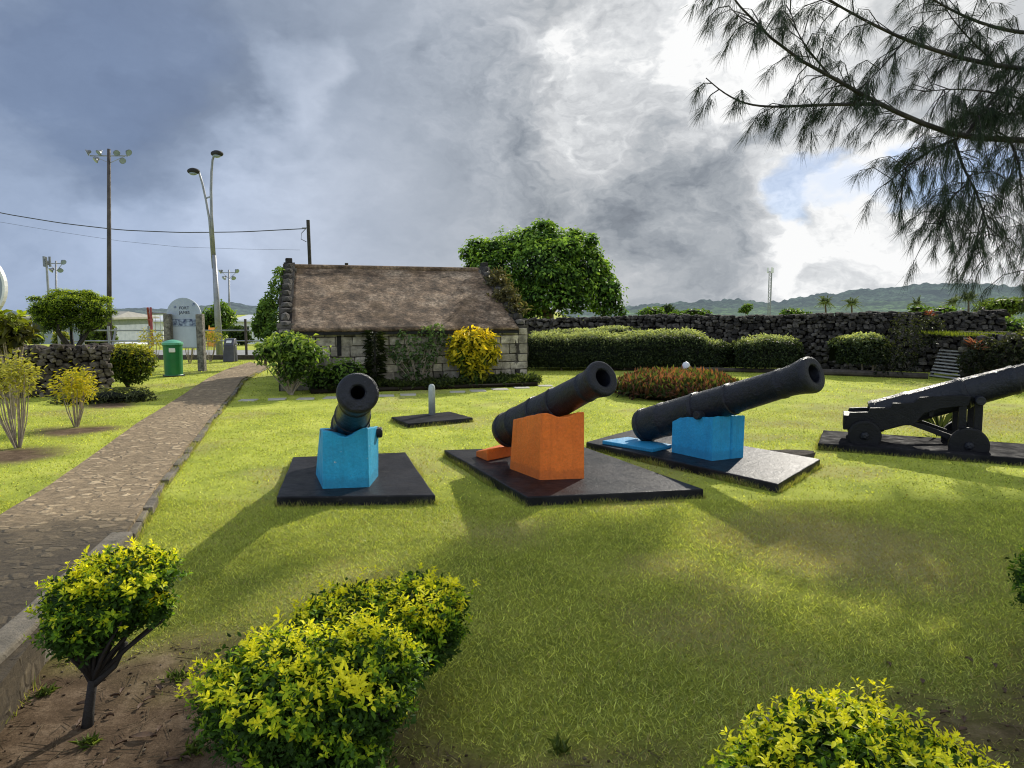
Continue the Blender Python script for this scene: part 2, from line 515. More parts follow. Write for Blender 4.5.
def hill_mat():
    m, nt, b = nodes_of('forested_hill')
    a = N_(nt, 'ShaderNodeAttribute', attribute_name='col')
    v = ramp(nt, noise(nt, .012, 10, .75), [(.36, .3), (.5, .85), (.64, 1.9)])
    v2 = ramp(nt, noise(nt, .09, 6, .75), [(.38, .35), (.62, 1.7)])
    nt.links.new(mul(nt, mul(nt, a.outputs['Color'], v), v2), b.inputs['Base Color'])
    b.inputs['Roughness'].default_value = 1; b.inputs['Specular IOR Level'].default_value = 0
    bump(nt, b, noise(nt, .05, 8, .8), 1, 8)
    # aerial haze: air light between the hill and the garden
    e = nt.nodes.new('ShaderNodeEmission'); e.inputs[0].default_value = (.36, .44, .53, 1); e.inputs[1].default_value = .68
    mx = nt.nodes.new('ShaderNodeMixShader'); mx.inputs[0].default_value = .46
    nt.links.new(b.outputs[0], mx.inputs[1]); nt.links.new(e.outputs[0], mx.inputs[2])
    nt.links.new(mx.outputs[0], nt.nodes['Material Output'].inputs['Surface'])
    return m
MT['hill'] = hill_mat()

# ------------------------------------------------------------------ sun and sky
SUN_AZ, SUN_EL = math.radians(28.5), math.radians(30)     # azimuth from +Y towards +X
sd = Vector((math.sin(SUN_AZ) * math.cos(SUN_EL), math.cos(SUN_AZ) * math.cos(SUN_EL), math.sin(SUN_EL)))
sl = bpy.data.lights.new('sun', 'SUN'); sl.energy = 5.0; sl.angle = math.radians(.6); sl.color = (1, .94, .83)
so = bpy.data.objects.new('sun', sl); col.objects.link(so)
so.location = (20, 40, 30); so.rotation_euler = sd.to_track_quat('Z', 'Y').to_euler()

def make_world():
    w = bpy.data.worlds.new('World'); scene.world = w; w.use_nodes = True
    nt = w.node_tree; nt.nodes.clear()
    L = nt.links.new
    sky = nt.nodes.new('ShaderNodeTexSky'); sky.sky_type = 'NISHITA'; sky.sun_disc = False
    sky.sun_elevation = SUN_EL; sky.sun_rotation = SUN_AZ
    tc = nt.nodes.new('ShaderNodeTexCoord')
    def math_(op, a, b=None, clamp=False):
        n = nt.nodes.new('ShaderNodeMath'); n.operation = op; n.use_clamp = clamp
        for i, x in enumerate((a, b)):
            if x is None: continue
            if isinstance(x, (int, float)): n.inputs[i].default_value = x
            else: L(x, n.inputs[i])
        return n.outputs[0]
    def vec(op, a, b):
        n = nt.nodes.new('ShaderNodeVectorMath'); n.operation = op
        for i, x in enumerate((a, b)):
            if isinstance(x, (tuple, Vector)): n.inputs[i].default_value = tuple(x)
            else: L(x, n.inputs[i])
        return n.outputs['Value'] if op == 'DOT_PRODUCT' else n.outputs[0]
    def nz(scale, detail, rough, v, dist=0.0):
        n = nt.nodes.new('ShaderNodeTexNoise')
        n.inputs['Scale'].default_value = scale; n.inputs['Detail'].default_value = detail
        n.inputs['Roughness'].default_value = rough; n.inputs['Distortion'].default_value = dist
        L(v, n.inputs['Vector']); return n
    d = tc.outputs['Generated']
    # stretch along the ground so that cloud banks lie flat
    st = vec('MULTIPLY', d, (1.0, 1.0, 1.7))
    warp = nz(3.0, 5, .55, st).outputs['Color']
    wv = vec('MULTIPLY', vec('SUBTRACT', warp, (.5, .5, .5)), (.42, .42, .36))
    dw = vec('ADD', d, wv)
    warp2 = nz(9.0, 5, .6, st).outputs['Color']
    dw = vec('ADD', dw, vec('MULTIPLY', vec('SUBTRACT', warp2, (.5, .5, .5)), (.13, .13, .12)))
    nn = nt.nodes.new('ShaderNodeVectorMath'); nn.operation = 'NORMALIZE'; L(dw, nn.inputs[0]); dn = nn.outputs[0]
    def blob(u, v, deg, soft=.25):
        c = ray(u, v).normalized()
        dot = vec('DOT_PRODUCT', dn, c)
        mr = nt.nodes.new('ShaderNodeMapRange'); mr.interpolation_type = 'SMOOTHSTEP'
        L(dot, mr.inputs[0])
        mr.inputs[1].default_value = math.cos(math.radians(deg)); mr.inputs[2].default_value = math.cos(math.radians(deg * soft))
        return mr.outputs[0]
    n1 = nz(2.6, 6, .56, st, .25).outputs['Fac']
    n2 = nz(6.0, 8, .62, dw, .35).outputs['Fac']
    n3 = nz(15.0, 6, .6, dw, .2).outputs['Fac']
    # billows: folded noise gives the rounded, bright-rimmed heads
    bl = math_('SUBTRACT', 1.0, math_('MULTIPLY', math_('ABSOLUTE', math_('SUBTRACT', nz(5.0, 5, .55, dw, .1).outputs['Fac'], .5)), 4.0))
    val = math_('ADD', BASE, math_('MULTIPLY', math_('SUBTRACT', n1, .5), .55))
    rough = None
    for (u, v, deg, wgt) in ROUGH:
        x = math_('MULTIPLY', blob(u, v, deg, .3), wgt)
        rough = x if rough is None else math_('MAXIMUM', rough, x)
    rough = math_('ADD', rough, .25)
    tex = math_('ADD', math_('MULTIPLY', math_('SUBTRACT', n2, .5), .75), math_('MULTIPLY', math_('SUBTRACT', n3, .5), .4))
    tex = math_('ADD', tex, math_('MULTIPLY', math_('SUBTRACT', bl, .5), .3))
    val = math_('ADD', val, math_('MULTIPLY', tex, rough))
    for (u, v, deg, wgt) in BLOBS:
        val = math_('ADD', val, math_('MULTIPLY', blob(u, v, deg), wgt))
    cr = nt.nodes.new('ShaderNodeValToRGB'); e = cr.color_ramp.elements
    stops = [(0, (.17, .19, .225)), (.28, (.265, .295, .335)), (.5, (.41, .44, .475)), (.68, (.56, .58, .605)), (.86, (.75, .768, .785)), (1, (.97, .975, .975))]
    while len(e) < len(stops): e.new(.5)
    for el, (p, c) in zip(e, stops): el.position = p; el.color = (*c, 1)
    L(val, cr.inputs[0])
    # the rain side of the sky (left) is bluer
    sx = nt.nodes.new('ShaderNodeSeparateXYZ'); L(d, sx.inputs[0])
    mr = nt.nodes.new('ShaderNodeMapRange'); L(sx.outputs[0], mr.inputs[0])
    mr.inputs[1].default_value = .05; mr.inputs[2].default_value = -.45; mr.inputs[3].default_value = 0; mr.inputs[4].default_value = 1
    mx = nt.nodes.new('ShaderNodeMixRGB'); mx.blend_type = 'MULTIPLY'; L(mr.outputs[0], mx.inputs[0])
    L(cr.outputs[0], mx.inputs[1]); mx.inputs[2].default_value = (.84, .98, 1.25, 1)
    # glow of cloud in front of the sun
    glow = math_('POWER', math_('MAXIMUM', vec('DOT_PRODUCT', d, sd), 0.0), 90.0)
    ad = nt.nodes.new('ShaderNodeMixRGB'); ad.blend_type = 'ADD'; ad.inputs[0].default_value = 1
    gm = nt.nodes.new('ShaderNodeMixRGB'); gm.blend_type = 'MULTIPLY'; gm.inputs[0].default_value = 1
    L(glow, gm.inputs[1]); gm.inputs[2].default_value = (1.1, 1.05, .95, 1)
    L(mx.outputs[0], ad.inputs[1]); L(gm.outputs[0], ad.inputs[2])
    bgs = nt.nodes.new('ShaderNodeBackground'); bgs.inputs[1].default_value = .055; tn = nt.nodes.new('ShaderNodeMixRGB'); tn.blend_type = 'MULTIPLY'; tn.inputs[0].default_value = 1; tn.inputs[2].default_value = (.42, .72, 1.35, 1); L(sky.outputs[0], tn.inputs[1]); L(tn.outputs[0], bgs.inputs[0])
    bgc = nt.nodes.new('ShaderNodeBackground'); bgc.inputs[1].default_value = 1.0; L(ad.outputs[0], bgc.inputs[0])
    hole = None
    for (u, v, deg, wgt) in HOLES:
        x = math_('MULTIPLY', blob(u, v, deg, .4), wgt)
        hole = x if hole is None else math_('MAXIMUM', hole, x)
    cover = math_('SUBTRACT', 1.0, hole, True)
    # unseen cloud opposite the sun, brightened to add fill light
    mr2 = nt.nodes.new('ShaderNodeMapRange'); mr2.interpolation_type = 'SMOOTHSTEP'; L(sx.outputs[1], mr2.inputs[0])
    mr2.inputs[1].default_value = .15; mr2.inputs[2].default_value = -.6; mr2.inputs[3].default_value = 1.0; mr2.inputs[4].default_value = FRONT_FILL
    L(mr2.outputs[0], bgc.inputs[1])
    mix = nt.nodes.new('ShaderNodeMixShader'); L(cover, mix.inputs[0]); L(bgs.outputs[0], mix.inputs[1]); L(bgc.outputs[0], mix.inputs[2])
    out = nt.nodes.new('ShaderNodeOutputWorld'); L(mix.outputs[0], out.inputs[0])

FRONT_FILL = 2.0
BASE = .495
ROUGH = [(680, 60, 22, 1.35), (860, 235, 22, 1.15), (600, 150, 13, 1.0)]
BLOBS = [  # direction (as seen from the garden), angular radius, brightness change
    (612, 0, 6, .28), (705, 55, 6, .22), (720, 0, 7, .15), (585, 178, 4, .18), (655, 105, 5, .12), (860, 40, 13, .16), (1000, 110, 10, .08),
    (900, 250, 13, .24), (750, 262, 7, .2), (560, 50, 6, .05), (985, 235, 8, .1),
    (410, 70, 12, -.1), (690, 215, 8, -.15), (640, 190, 6, -.07), (800, 120, 8, -.06), (150, 10, 13, -.2), (300, 80, 5, .18), (60, 90, 12, -.02), (200, 130, 7, -.1),
    (360, 200, 12, .08), (480, 280, 9, .06), (250, 280, 12, .04)]
HOLES = [(822, 203, 3.2, .42), (955, 172, 4.0, .6), (890, 195, 3.0, .3), (110, 25, 8, .12)]
make_world()

# ------------------------------------------------------------------ setting: ground
def dirt_of(x, y):
    x = np.asarray(x); y = np.asarray(y)
    thr = np.interp(x, [-4, -2.2, -1.3, -.6, 0, .8, 1.3, 2.2, 3.5], [3.95, 3.8, 3.6, 3.0, 2.5, 2.4, 2.6, 3.15, 3.7])
    n = fbm(x * 1.7, y * 1.7, 3)
    d = sstep(.5, -.35, y - thr + (n - .5) * 1.5)
    d = d * np.where(y > 1.5, 1, 1) * sstep(9, 5, np.hypot(x, y - 2))
    for (u, v, r) in ((78, 430, .75), (22, 455, .8), (110, 405, .7)):
        p = g(u, v); d = np.maximum(d, sstep(r, r * .35, np.hypot(x - p.x, (y - p.y) * 1.0) + (n - .5) * .6))
    return np.clip(d, 0, 1)

def dry_of(x, y):
    n = fbm(np.asarray(x) * .9 + 5, np.asarray(y) * .9, 11)
    p = g(850, 545)
    d = sstep(.52, .8, n) * .55
    d = np.maximum(d, sstep(1.1, .2, np.hypot((x - p.x) * .8, y - p.y) + (n - .5)) * .85)
    p = g(990, 430)
    d = np.maximum(d, sstep(2.2, .8, np.hypot((x - p.x) * .7, y - p.y - 1.2) + (n - .5) * 1.5) * .7)
    return np.clip(d, 0, 1)

def axis(fine0, fine1, step, lo, hi):
    a = list(np.arange(fine0, fine1 + 1e-6, step))
    s = step; x = fine1
    while x < hi: s *= 1.22; x += s; a.append(min(x, hi))
    s = step; x = fine0; b = []
    while x > lo: s *= 1.22; x -= s; b.append(max(x, lo))
    return np.array(b[::-1] + a)

def gz(x, y):
    """height of the ground sheet: level garden, falling away beyond the fence and the walls"""
    return -2.2 * sstep(38, 50, y) - 14 * sstep(60, 900, y) 

xs = axis(-9, 9, .14, -6000, 6000); ys = axis(.6, 15, .14, -60, 6000)
GX, GY = np.meshgrid(xs, ys)
V = np.stack([GX.ravel(), GY.ravel(), gz(GX, GY).ravel()], 1)
nx, ny = len(xs), len(ys)
I = np.arange(nx * ny).reshape(ny, nx)
Q = np.stack([I[:-1, :-1], I[:-1, 1:], I[1:, 1:], I[1:, :-1]], -1).reshape(-1, 4)
T = np.concatenate([Q[:, [0, 1, 2]], Q[:, [0, 2, 3]]])
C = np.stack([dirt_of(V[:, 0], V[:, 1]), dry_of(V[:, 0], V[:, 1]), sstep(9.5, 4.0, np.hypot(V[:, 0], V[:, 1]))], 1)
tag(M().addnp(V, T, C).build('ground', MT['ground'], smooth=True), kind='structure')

# path
PL = [(-120, 600), (0, 514), (42, 490), (98, 451), (137, 423), (176, 399), (208, 378), (228, 368.5), (250, 362)]
PR = [(-10, 700), (60, 600), (127, 531), (160, 480), (189, 444), (212, 415), (233, 392), (242, 379), (268, 366)]
def resample(P, n):
    P = np.array(P, float); s = np.r_[0, np.cumsum(np.linalg.norm(np.diff(P, axis=0), axis=1))]
    t = np.linspace(0, s[-1], n)
    return np.stack([np.interp(t, s, P[:, k]) for k in range(P.shape[1])], 1)
def path_z(y): return float(.06 + .14 * (1 - sstep(4.2, 5.8, np.array(y))))
def edge_pts(L):
    out = []
    for (u, v) in L:
        z = .06
        for _ in range(6):
            p = g(u, v, z); z = path_z(p.y)
        out.append((p.x, p.y, z))
    return out
el_, er_ = [(-3.45, -1.0, .2)] + edge_pts(PL), [(-1.45, -1.0, .2)] + edge_pts(PR)      # the path runs on beside the photographer
lo = resample(el_, 60); hi = resample(er_, 60)
m = M(); vs = []; cs = []; K = 14
for i in range(60):
    for k in range(K + 1):
        t = k / K
        p = lo[i] * (1 - t) + hi[i] * t
        vs.append((p[0], p[1], p[2] + .012 * (float(fbm(p[0] * 3, p[1] * 3, 5)) - .5)))
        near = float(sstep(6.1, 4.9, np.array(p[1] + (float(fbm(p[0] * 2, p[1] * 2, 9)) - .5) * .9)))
        q = 1 - .74 * near  # near end darkened: shade painted into the colour, with a mossy tint
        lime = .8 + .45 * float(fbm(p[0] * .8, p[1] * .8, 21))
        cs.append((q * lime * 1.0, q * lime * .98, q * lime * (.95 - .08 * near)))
n0 = len(vs)
fs = [(i * (K + 1) + k, i * (K + 1) + k + 1, (i + 1) * (K + 1) + k + 1, (i + 1) * (K + 1) + k) for i in range(59) for k in range(K)]
for side in (0, K):
    b = len(vs)
    for i in range(60):
        p = vs[i * (K + 1) + side]; vs.append((p[0], p[1], -.05)); cs.append(cs[i * (K + 1) + side])
    for i in range(59):
        a0, a1 = i * (K + 1) + side, (i + 1) * (K + 1) + side
        fs.append((a0, a1, b + i + 1, b + i) if side == 0 else (a1, a0, b + i, b + i + 1))
m.v = vs; m.f = fs; m.c = cs; m.n = len(vs)
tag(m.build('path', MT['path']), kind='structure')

# kerbs: the tall one in front, the low broken one along the path
a, b = Vector((-2.62, 4.85, 0)), Vector((-1.55, -.5, 0))
d = (b - a).normalized(); s = Vector((-d.y, d.x, 0))
if s.x < 0: s = -s
m = M(); npt = 14
ring = []
for i in range(npt):
    p = a.lerp(b, i / (npt - 1))
    j = random.uniform(-.006, .006)
    ring.append([p - s * .14 + Z * -.05, p - s * .14 + Z * (.235 + j), p + s * (.0 + j) + Z * (.232 + j), p + s * (.02 + j) + Z * -.05])
vv = [q for r in ring for q in r]
ff = [(i * 4 + k, i * 4 + (k + 1) % 4, (i + 1) * 4 + (k + 1) % 4, (i + 1) * 4 + k) for i in range(npt - 1) for k in range(4)]
ff += [(3, 2, 1, 0), tuple((npt - 1) * 4 + k for k in range(4))]
m.add(vv, ff)
tag(m.build('kerb', MT['concrete'], bevel=.012), kind='structure')
m = M(); rr = random.Random(4)
er2 = resample(er_[3:], 46)
for i in range(45):
    p, q = Vector(er2[i]), Vector(er2[i + 1])
    dd = (q - p).normalized(); ss = Vector((-dd.y, dd.x, 0)) * -1
    w = rr.uniform(.025, .05); h = rr.uniform(-.03, -.002)
    c = (p + q) / 2 + ss * w * .6
    z1 = c.z + h
    m.add(*frame((c.x, c.y, z1 / 2 - .03), dd, ss, Z, (q - p).length * rr.uniform(.44, .5), w, z1 / 2 + .03))
tag(m.build('path_kerb', MT['concrete'], bevel=.01), kind='structure')

# road beyond the fence
m = M()
m.add([(-70, 27.6, .004), (-5.5, 27.6, .004), (-5.5, 31.5, .004), (-70, 31.5, .004)], [(0, 1, 2, 3)])
tag(m.build('road', MT['asphalt']), kind='structure')

# ------------------------------------------------------------------ setting: hills
def ridge(name, Yd, pts, depth, colr, seed, foot=None, rough=1.0):
    """a range of hills: skyline given by directions, falling towards the garden"""
    us = np.linspace(pts[0][0], pts[-1][0], 420)
    vsx = np.interp(us, [p[0] for p in pts], [p[1] for p in pts])
    rows = 34
    V = []; C = []
    for j in range(rows):
        t = j / (rows - 1)
        for u, v in zip(us, vsx):
            d = ray(u, v); k = Yd / d.y
            zt = H + d.z * k; x = d.x * k
            y = Yd - depth * (1 - t)
            w = sstep(0, 1, np.array(t)) ** .8
            n = float(fbm(x * .004, y * .004, seed)) - .5
            n2 = float(fbm(x * .03, y * .03, seed + 5, 3)) - .5
            base = -16
            z = base + (zt - base) * float(w) + n * 60 * float(w) * (1 - t) * rough + n2 * (14 + 12 * t) * rough * (Yd / 2000)
            V.append((x * (y / Yd) ** .5, y, z))
            f = .75 + .9 * (float(fbm(x * .006, y * .006, seed + 2)))
            low = 1 - t
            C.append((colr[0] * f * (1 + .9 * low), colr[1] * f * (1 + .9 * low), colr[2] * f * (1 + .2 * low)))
    n = len(us); I = np.arange(rows * n).reshape(rows, n)
    Q = np.stack([I[:-1, :-1], I[:-1, 1:], I[1:, 1:], I[1:, :-1]], -1).reshape(-1, 4)
    T = np.concatenate([Q[:, [0, 1, 2]], Q[:, [0, 2, 3]]])
    return tag(M().addnp(np.array(V), T, np.array(C)).build(name, MT['hill'], smooth=True), kind='structure')
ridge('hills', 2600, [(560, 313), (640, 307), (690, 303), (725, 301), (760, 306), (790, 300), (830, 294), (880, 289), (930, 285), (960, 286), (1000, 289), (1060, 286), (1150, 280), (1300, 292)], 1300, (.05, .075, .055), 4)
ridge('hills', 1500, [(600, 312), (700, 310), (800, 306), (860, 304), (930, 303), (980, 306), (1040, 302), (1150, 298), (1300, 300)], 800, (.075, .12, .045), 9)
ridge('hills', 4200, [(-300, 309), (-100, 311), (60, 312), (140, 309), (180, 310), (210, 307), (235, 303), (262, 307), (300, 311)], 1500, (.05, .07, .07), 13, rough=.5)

# ------------------------------------------------------------------ lawn blades
def blades(n, y0, y1, hgt, wid, seed, dens_pow=1.0):
    rng = np.random.default_rng(seed)
    y = y0 + (y1 - y0) * rng.random(n) ** dens_pow
    hw = np.minimum(y * .80 + 1.3, 14)
    x = rng.uniform(-1, 1, n) * hw
    dirt = dirt_of(x, y); dry = dry_of(x, y)
    keep = rng.random(n) > dirt * 1.05
    thin = fbm(x * 3, y * 3, 31)
    keep &= rng.random(n) < .55 + thin * .9
    # keep clear of path, slabs, house
    px = np.interp(y, [p[1] for p in er_], [p[0] for p in er_]); pl = np.interp(y, [p[1] for p in el_], [p[0] for p in el_])
    keep &= ~((x < px + .05) & (x > pl - .03))
    keep &= ~((y < 4.9) & (x < np.interp(y, [-.5, 4.85], [-1.53, -2.6])))
    for poly in CLEAR:
        pp = np.array(poly); inside = np.zeros(n, bool)
        j = len(pp) - 1
        for i in range(len(pp)):
            c = ((pp[i, 1] > y) != (pp[j, 1] > y)) & (x < (pp[j, 0] - pp[i, 0]) * (y - pp[i, 1]) / (pp[j, 1] - pp[i, 1] + 1e-9) + pp[i, 0])
            inside ^= c; j = i
        keep &= ~inside
    x, y, dry, dirt = x[keep], y[keep], dry[keep], dirt[keep]; k = len(x)
    h = hgt * rng.uniform(.5, 1.35, k) * (.75 + .6 * fbm(x * 2, y * 2, 41)) * (1 - .35 * dirt)
    a = rng.uniform(0, 2 * PI, k); lean = rng.uniform(.3, 2.0, k)
    t = np.stack([np.cos(a), np.sin(a)], 1)
    b = rng.uniform(0, 2 * PI, k)
    w = wid * rng.uniform(.6, 1.3, k)
    bx = np.cos(b) * w; by = np.sin(b) * w
    V = np.empty((k, 3, 3))
    V[:, 0] = np.stack([x - bx, y - by, np.zeros(k)], 1); V[:, 1] = np.stack([x + bx, y + by, np.zeros(k)], 1)
    V[:, 2] = np.stack([x + t[:, 0] * h * lean, y + t[:, 1] * h * lean, h], 1)
    T = np.arange(k * 3).reshape(k, 3)
    s = rng.random(k); big = fbm(x * .7, y * .7, 51)
    sat = np.clip((8 - y) / 6, 0, 1)[:, None]
    C = mixc((.185, .25, .045), (.84, .87, .16), .02 + .9 * s * (.45 + big)) * rng.uniform(.45, 1.35, (k, 1))
    C = C * (1 - .12 * sat) + C.mean(1, keepdims=True) * .17 * sat
    straw = np.clip(dry * 1.1 + dirt * .5, 0, 1) > rng.random(k) * 1.15
    C[straw] = mixc((.32, .27, .1), (.52, .46, .2), rng.random(straw.sum()))
    C = np.where((rng.random(k) < .06)[:, None], np.array([[.46, .4, .18]]), C)
    return V.reshape(-1, 3), T, np.repeat(C, 3, 0)

# ------------------------------------------------------------------ cannons, blocks and slabs
S1 = [(-2.10, 6.29), (-.69, 6.36), (-1.25, 8.33), (-2.49, 8.05)]
S2 = [(.134, 6.29), (1.79, 6.58), (.85, 8.74), (-.81, 8.46)]
S3 = [(2.55, 6.77), (3.45, 7.93), (1.83, 10.14), (.935, 8.98)]
p40 = g(818, 443, .09); p41 = g(1024, 458.5, .09)
dd4 = (p41 - p40).normalized(); nn4 = Vector((-dd4.y, dd4.x, 0))
A4 = p40; B4 = p40 + dd4 * 4.2
S4 = [(A4.x, A4.y), (B4.x, B4.y), (B4.x + nn4.x * 1.1, B4.y + nn4.y * 1.1), (A4.x + nn4.x * 1.1, A4.y + nn4.y * 1.1)]
PS = [g(391, 417, .07)[:2], g(408, 423.5, .07)[:2], g(473, 417.5, .07)[:2], g(450, 411.5, .07)[:2]]
CLEAR = [S1, S2, S3, S4, PS]

def slab(poly, z1, label, mat='slab'):
    c = Vector((sum(p[0] for p in poly) / 4, sum(p[1] for p in poly) / 4, 0))
    q = []
    rn = random.Random(int(poly[0][0] * 100))
    for i in range(4):                      # slightly wavy cast edges
        a, b = Vector(poly[i]), Vector(poly[(i + 1) % 4])
        nrm_ = Vector((b.y - a.y, a.x - b.x)).normalized()
        for k in range(6):
            t = k / 6
            q.append(tuple(a.lerp(b, t) + nrm_ * (rn.uniform(-.006, .006) if k else 0)))
    m = M().add(*prism(q, -.06, z1))
    return tag(m.build('concrete_slab', MT[mat], origin=c, bevel=.012), label, 'slab', 'black slabs under the exhibits')
slab(S1, .09, 'black painted concrete slab under the tall blue block and leftmost cannon')
slab(S2, .09, 'black painted concrete slab under the orange block')
slab(S3, .09, 'black painted concrete slab under the low blue block and blue pad')
slab(S4, .09, 'long black concrete slab under the wheeled gun carriage', 'slabdark')
slab([tuple(p) for p in PS], .07, 'small thin black slab under the short grey post on the lawn')

def cannon(breech, muzzle, rb, label, tr_at=.43, tr_len=.17, tr_drop=.06, knob=True, rs=1.0, bore=.36, tr_r=.26):
    """breech/muzzle: centres of the two ends of the barrel"""
    breech, muzzle = Vector(breech), Vector(muzzle)
    d = muzzle - breech; L = d.length; d.normalize()
    r = lambda k: rb * k * rs
    t = thing('cannon', (breech.x, breech.y, breech.z - rb), label, 'cannon', 'old cannons on the lawn')
    prof = [(0, r(.3)), (0, r(.86)), (.012, r(.95)), (.05, r(1.0)), (.075, r(1.0)), (.085, r(.955)), (L * .14, r(.945)), (L * .15, r(.975)), (L * .165, r(.975)), (L * .172, r(.935)),
            (L * .36, r(.89)), (L * .365, r(.93)), (L * .385, r(.93)), (L * .39, r(.86)), (L * .56, r(.80)), (L * .565, r(.835)), (L * .58, r(.835)), (L * .585, r(.775)),
            (L * .83, r(.70)), (L * .835, r(.73)), (L * .85, r(.73)), (L * .855, r(.70)), (L * .88, r(.705)), (L * .915, r(.74)), (L * .945, r(.80)), (L * .965, r(.85)), (L * .978, r(.865)), (L * .988, r(.85)), (L * .996, r(.80)), (L, r(.72)),
            (L, r(bore + .06)), (L - .012, r(bore)), (L - .45, r(bore)), (L - .45, .001)]
    m = M().add(*lathe(breech, d, prof, 48, caps=False))
    o = m.build('barrel', MT['iron'], t, smooth=True)
    bv = o.modifiers.new('edge', 'EDGE_SPLIT'); bv.split_angle = math.radians(38)
    s = d.cross(Z).normalized(); up = s.cross(d)
    c = breech + d * (L * tr_at) - up * tr_drop
    for k in (-1, 1):
        M().add(*lathe(c + s * (k * rb * .7), s * k, [(0, rb * tr_r), (rb * .3 + tr_len - .012, rb * tr_r), (rb * .3 + tr_len, rb * tr_r * .88)], 20)).build('trunnion', MT['iron'], t, bevel=.004)
    if knob:
        M().add(*lathe(breech + d * .01, -d, [(0, rb * .84), (.03, rb * .62), (.045, rb * .3), (.07, rb * .24), (.085, rb * .34), (.115, rb * .36), (.14, rb * .24), (.15, .002)], 24)).build('cascabel', MT['iron'], t, smooth=True)
    return t

# leftmost cannon: points at the path, almost at the photographer
c1m = at(358, 392, 6.0); c1d = Vector((math.sin(math.radians(16)), -math.cos(math.radians(16)), 0)) * math.cos(math.radians(21)) + Z * math.sin(math.radians(21))
cannon(c1m - c1d * 2.05, c1m, .206, 'black cannon seen nearly muzzle-on, resting on the tall blue block', .44, .09, .12, bore=.29)
# second cannon
c2m = at(604, 377.5, 6.7); c2b = at(506, 431, 8.05)
cannon(c2b, c2m, .203, 'black cannon tilted up on the orange block', .45, -.02, .08, bore=.42)
# third cannon
c3m = at(815, 373.5, 7.1); c3b = at(643, 426, 8.95)
cannon(c3b, c3m, .217, 'long black cannon resting on the low blue block with its breech on a blue pad', .44, .04, .09, bore=.42, tr_r=.22)

def block(poly, zs, mat, label, top=None, dip=None):
    """painted concrete block: footprint, height of each upper corner, optional smaller upper outline;
    dip = (edges, depth): shallow cradle in those top edges"""
    n = len(poly); per = 8
    top = top or poly
    c = Vector((sum(p[0] for p in poly) / n, sum(p[1] for p in poly) / n, .09))
    base, up = [], []
    rn = random.Random(int(abs(poly[0][0]) * 1000))
    for i in range(n):
        a, b = Vector(poly[i]), Vector(poly[(i + 1) % n]); ta, tb_ = Vector(top[i]), Vector(top[(i + 1) % n])
        for k in range(per):
            f = k / per
            p = a.lerp(b, f); base.append((p.x, p.y, .086))
            q = ta.lerp(tb_, f); z = zs[i] * (1 - f) + zs[(i + 1) % n] * f
            if dip and i in dip[0]:
                t = (f - .5) * 2
                z -= dip[1] * max(0, 1 - (t / .62) ** 2)
            j = rn.uniform(-.004, .004)
            up.append((q.x + j, q.y - j, z + rn.uniform(-.005, .004)))
    N = n * per; zc = sum(zs) / n - (dip[1] if dip else 0)
    tc_ = (sum(p[0] for p in top) / n, sum(p[1] for p in top) / n, zc)
    v = base + up + [tc_]
    f = [(i, (i + 1) % N, N + (i + 1) % N, N + i) for i in range(N)] + [(N + i, N + (i + 1) % N, 2 * N) for i in range(N)]
    return tag(M().add(v, f).build('concrete_block', mat, origin=c, bevel=.012), label, 'block', 'painted blocks under the cannons')

block([(-1.765, 6.58), (-1.345, 6.65), (-1.345, 7.12), (-2.0, 7.2)], [.635, .655, .60, .58], MT['bluepeel'], 'tall blue painted concrete block with peeling side, under the leftmost cannon',
      top=[(-1.755, 6.60), (-1.35, 6.66), (-1.33, 7.1), (-1.92, 7.12)], dip=([0, 2], .07))
near2 = Vector((.272, 6.93)); h2 = Vector((-.50, .86)); w2 = Vector((.985, .15))
block([tuple(near2), tuple(near2 + w2 * .455), tuple(near2 + w2 * .455 + h2 * .62), tuple(near2 + h2 * .60)], [.755, .76, .63, .62], MT['orange'], 'orange painted concrete block under the second cannon',
      top=[tuple(near2 + Vector((.012, .01))), tuple(near2 + w2 * .445 + Vector((0, .01))), tuple(near2 + w2 * .445 + h2 * .6), tuple(near2 + h2 * .57 + Vector((.02, 0)))], dip=([0, 2], .05))
near3 = Vector((2.21, 7.83)); h3 = Vector((-.56, .83)); w3 = Vector((.9, .42))
block([tuple(near3), tuple(near3 + w3 * .25), tuple(near3 + w3 * .27 + h3 * .02), tuple(near3 + w3 * .29), tuple(near3 + w3 * .45), tuple(near3 + w3 * .46 + h3 * .6), tuple(near3 + h3 * .6)], [.585, .58, .575, .575, .57, .5, .5], MT['blue'], 'low blue painted concrete block under the long third cannon', dip=([5], .06))
# pads under the breeches
q = [g(u, v, .09) for (u, v) in ((476, 456.5), (487, 461), (512, 456), (502, 449))]
m = M().add([(p.x, p.y, .088) for p in q] + [(q[0].x, q[0].y, .15), (q[1].x, q[1].y, .22), (q[2].x, q[2].y, .22), (q[3].x, q[3].y, .15)],
            [(3, 2, 1, 0), (4, 5, 6, 7), (0, 1, 5, 4), (1, 2, 6, 5), (2, 3, 7, 6), (3, 0, 4, 7)])
tag(m.build('concrete_pad', MT['orange'], origin=q[0], bevel=.01), 'small orange wedge pad on the slab behind the orange block', 'pad')
q = [g(u, v, .09) for (u, v) in ((602, 444), (652, 452.5), (672, 448), (628, 440))]
m = M().add(*prism([(p.x, p.y) for p in q], .088, .135))
tag(m.build('concrete_pad', MT['blue'], origin=q[0], bevel=.01), 'flat blue pad on the slab beneath the breech of the third cannon', 'pad')

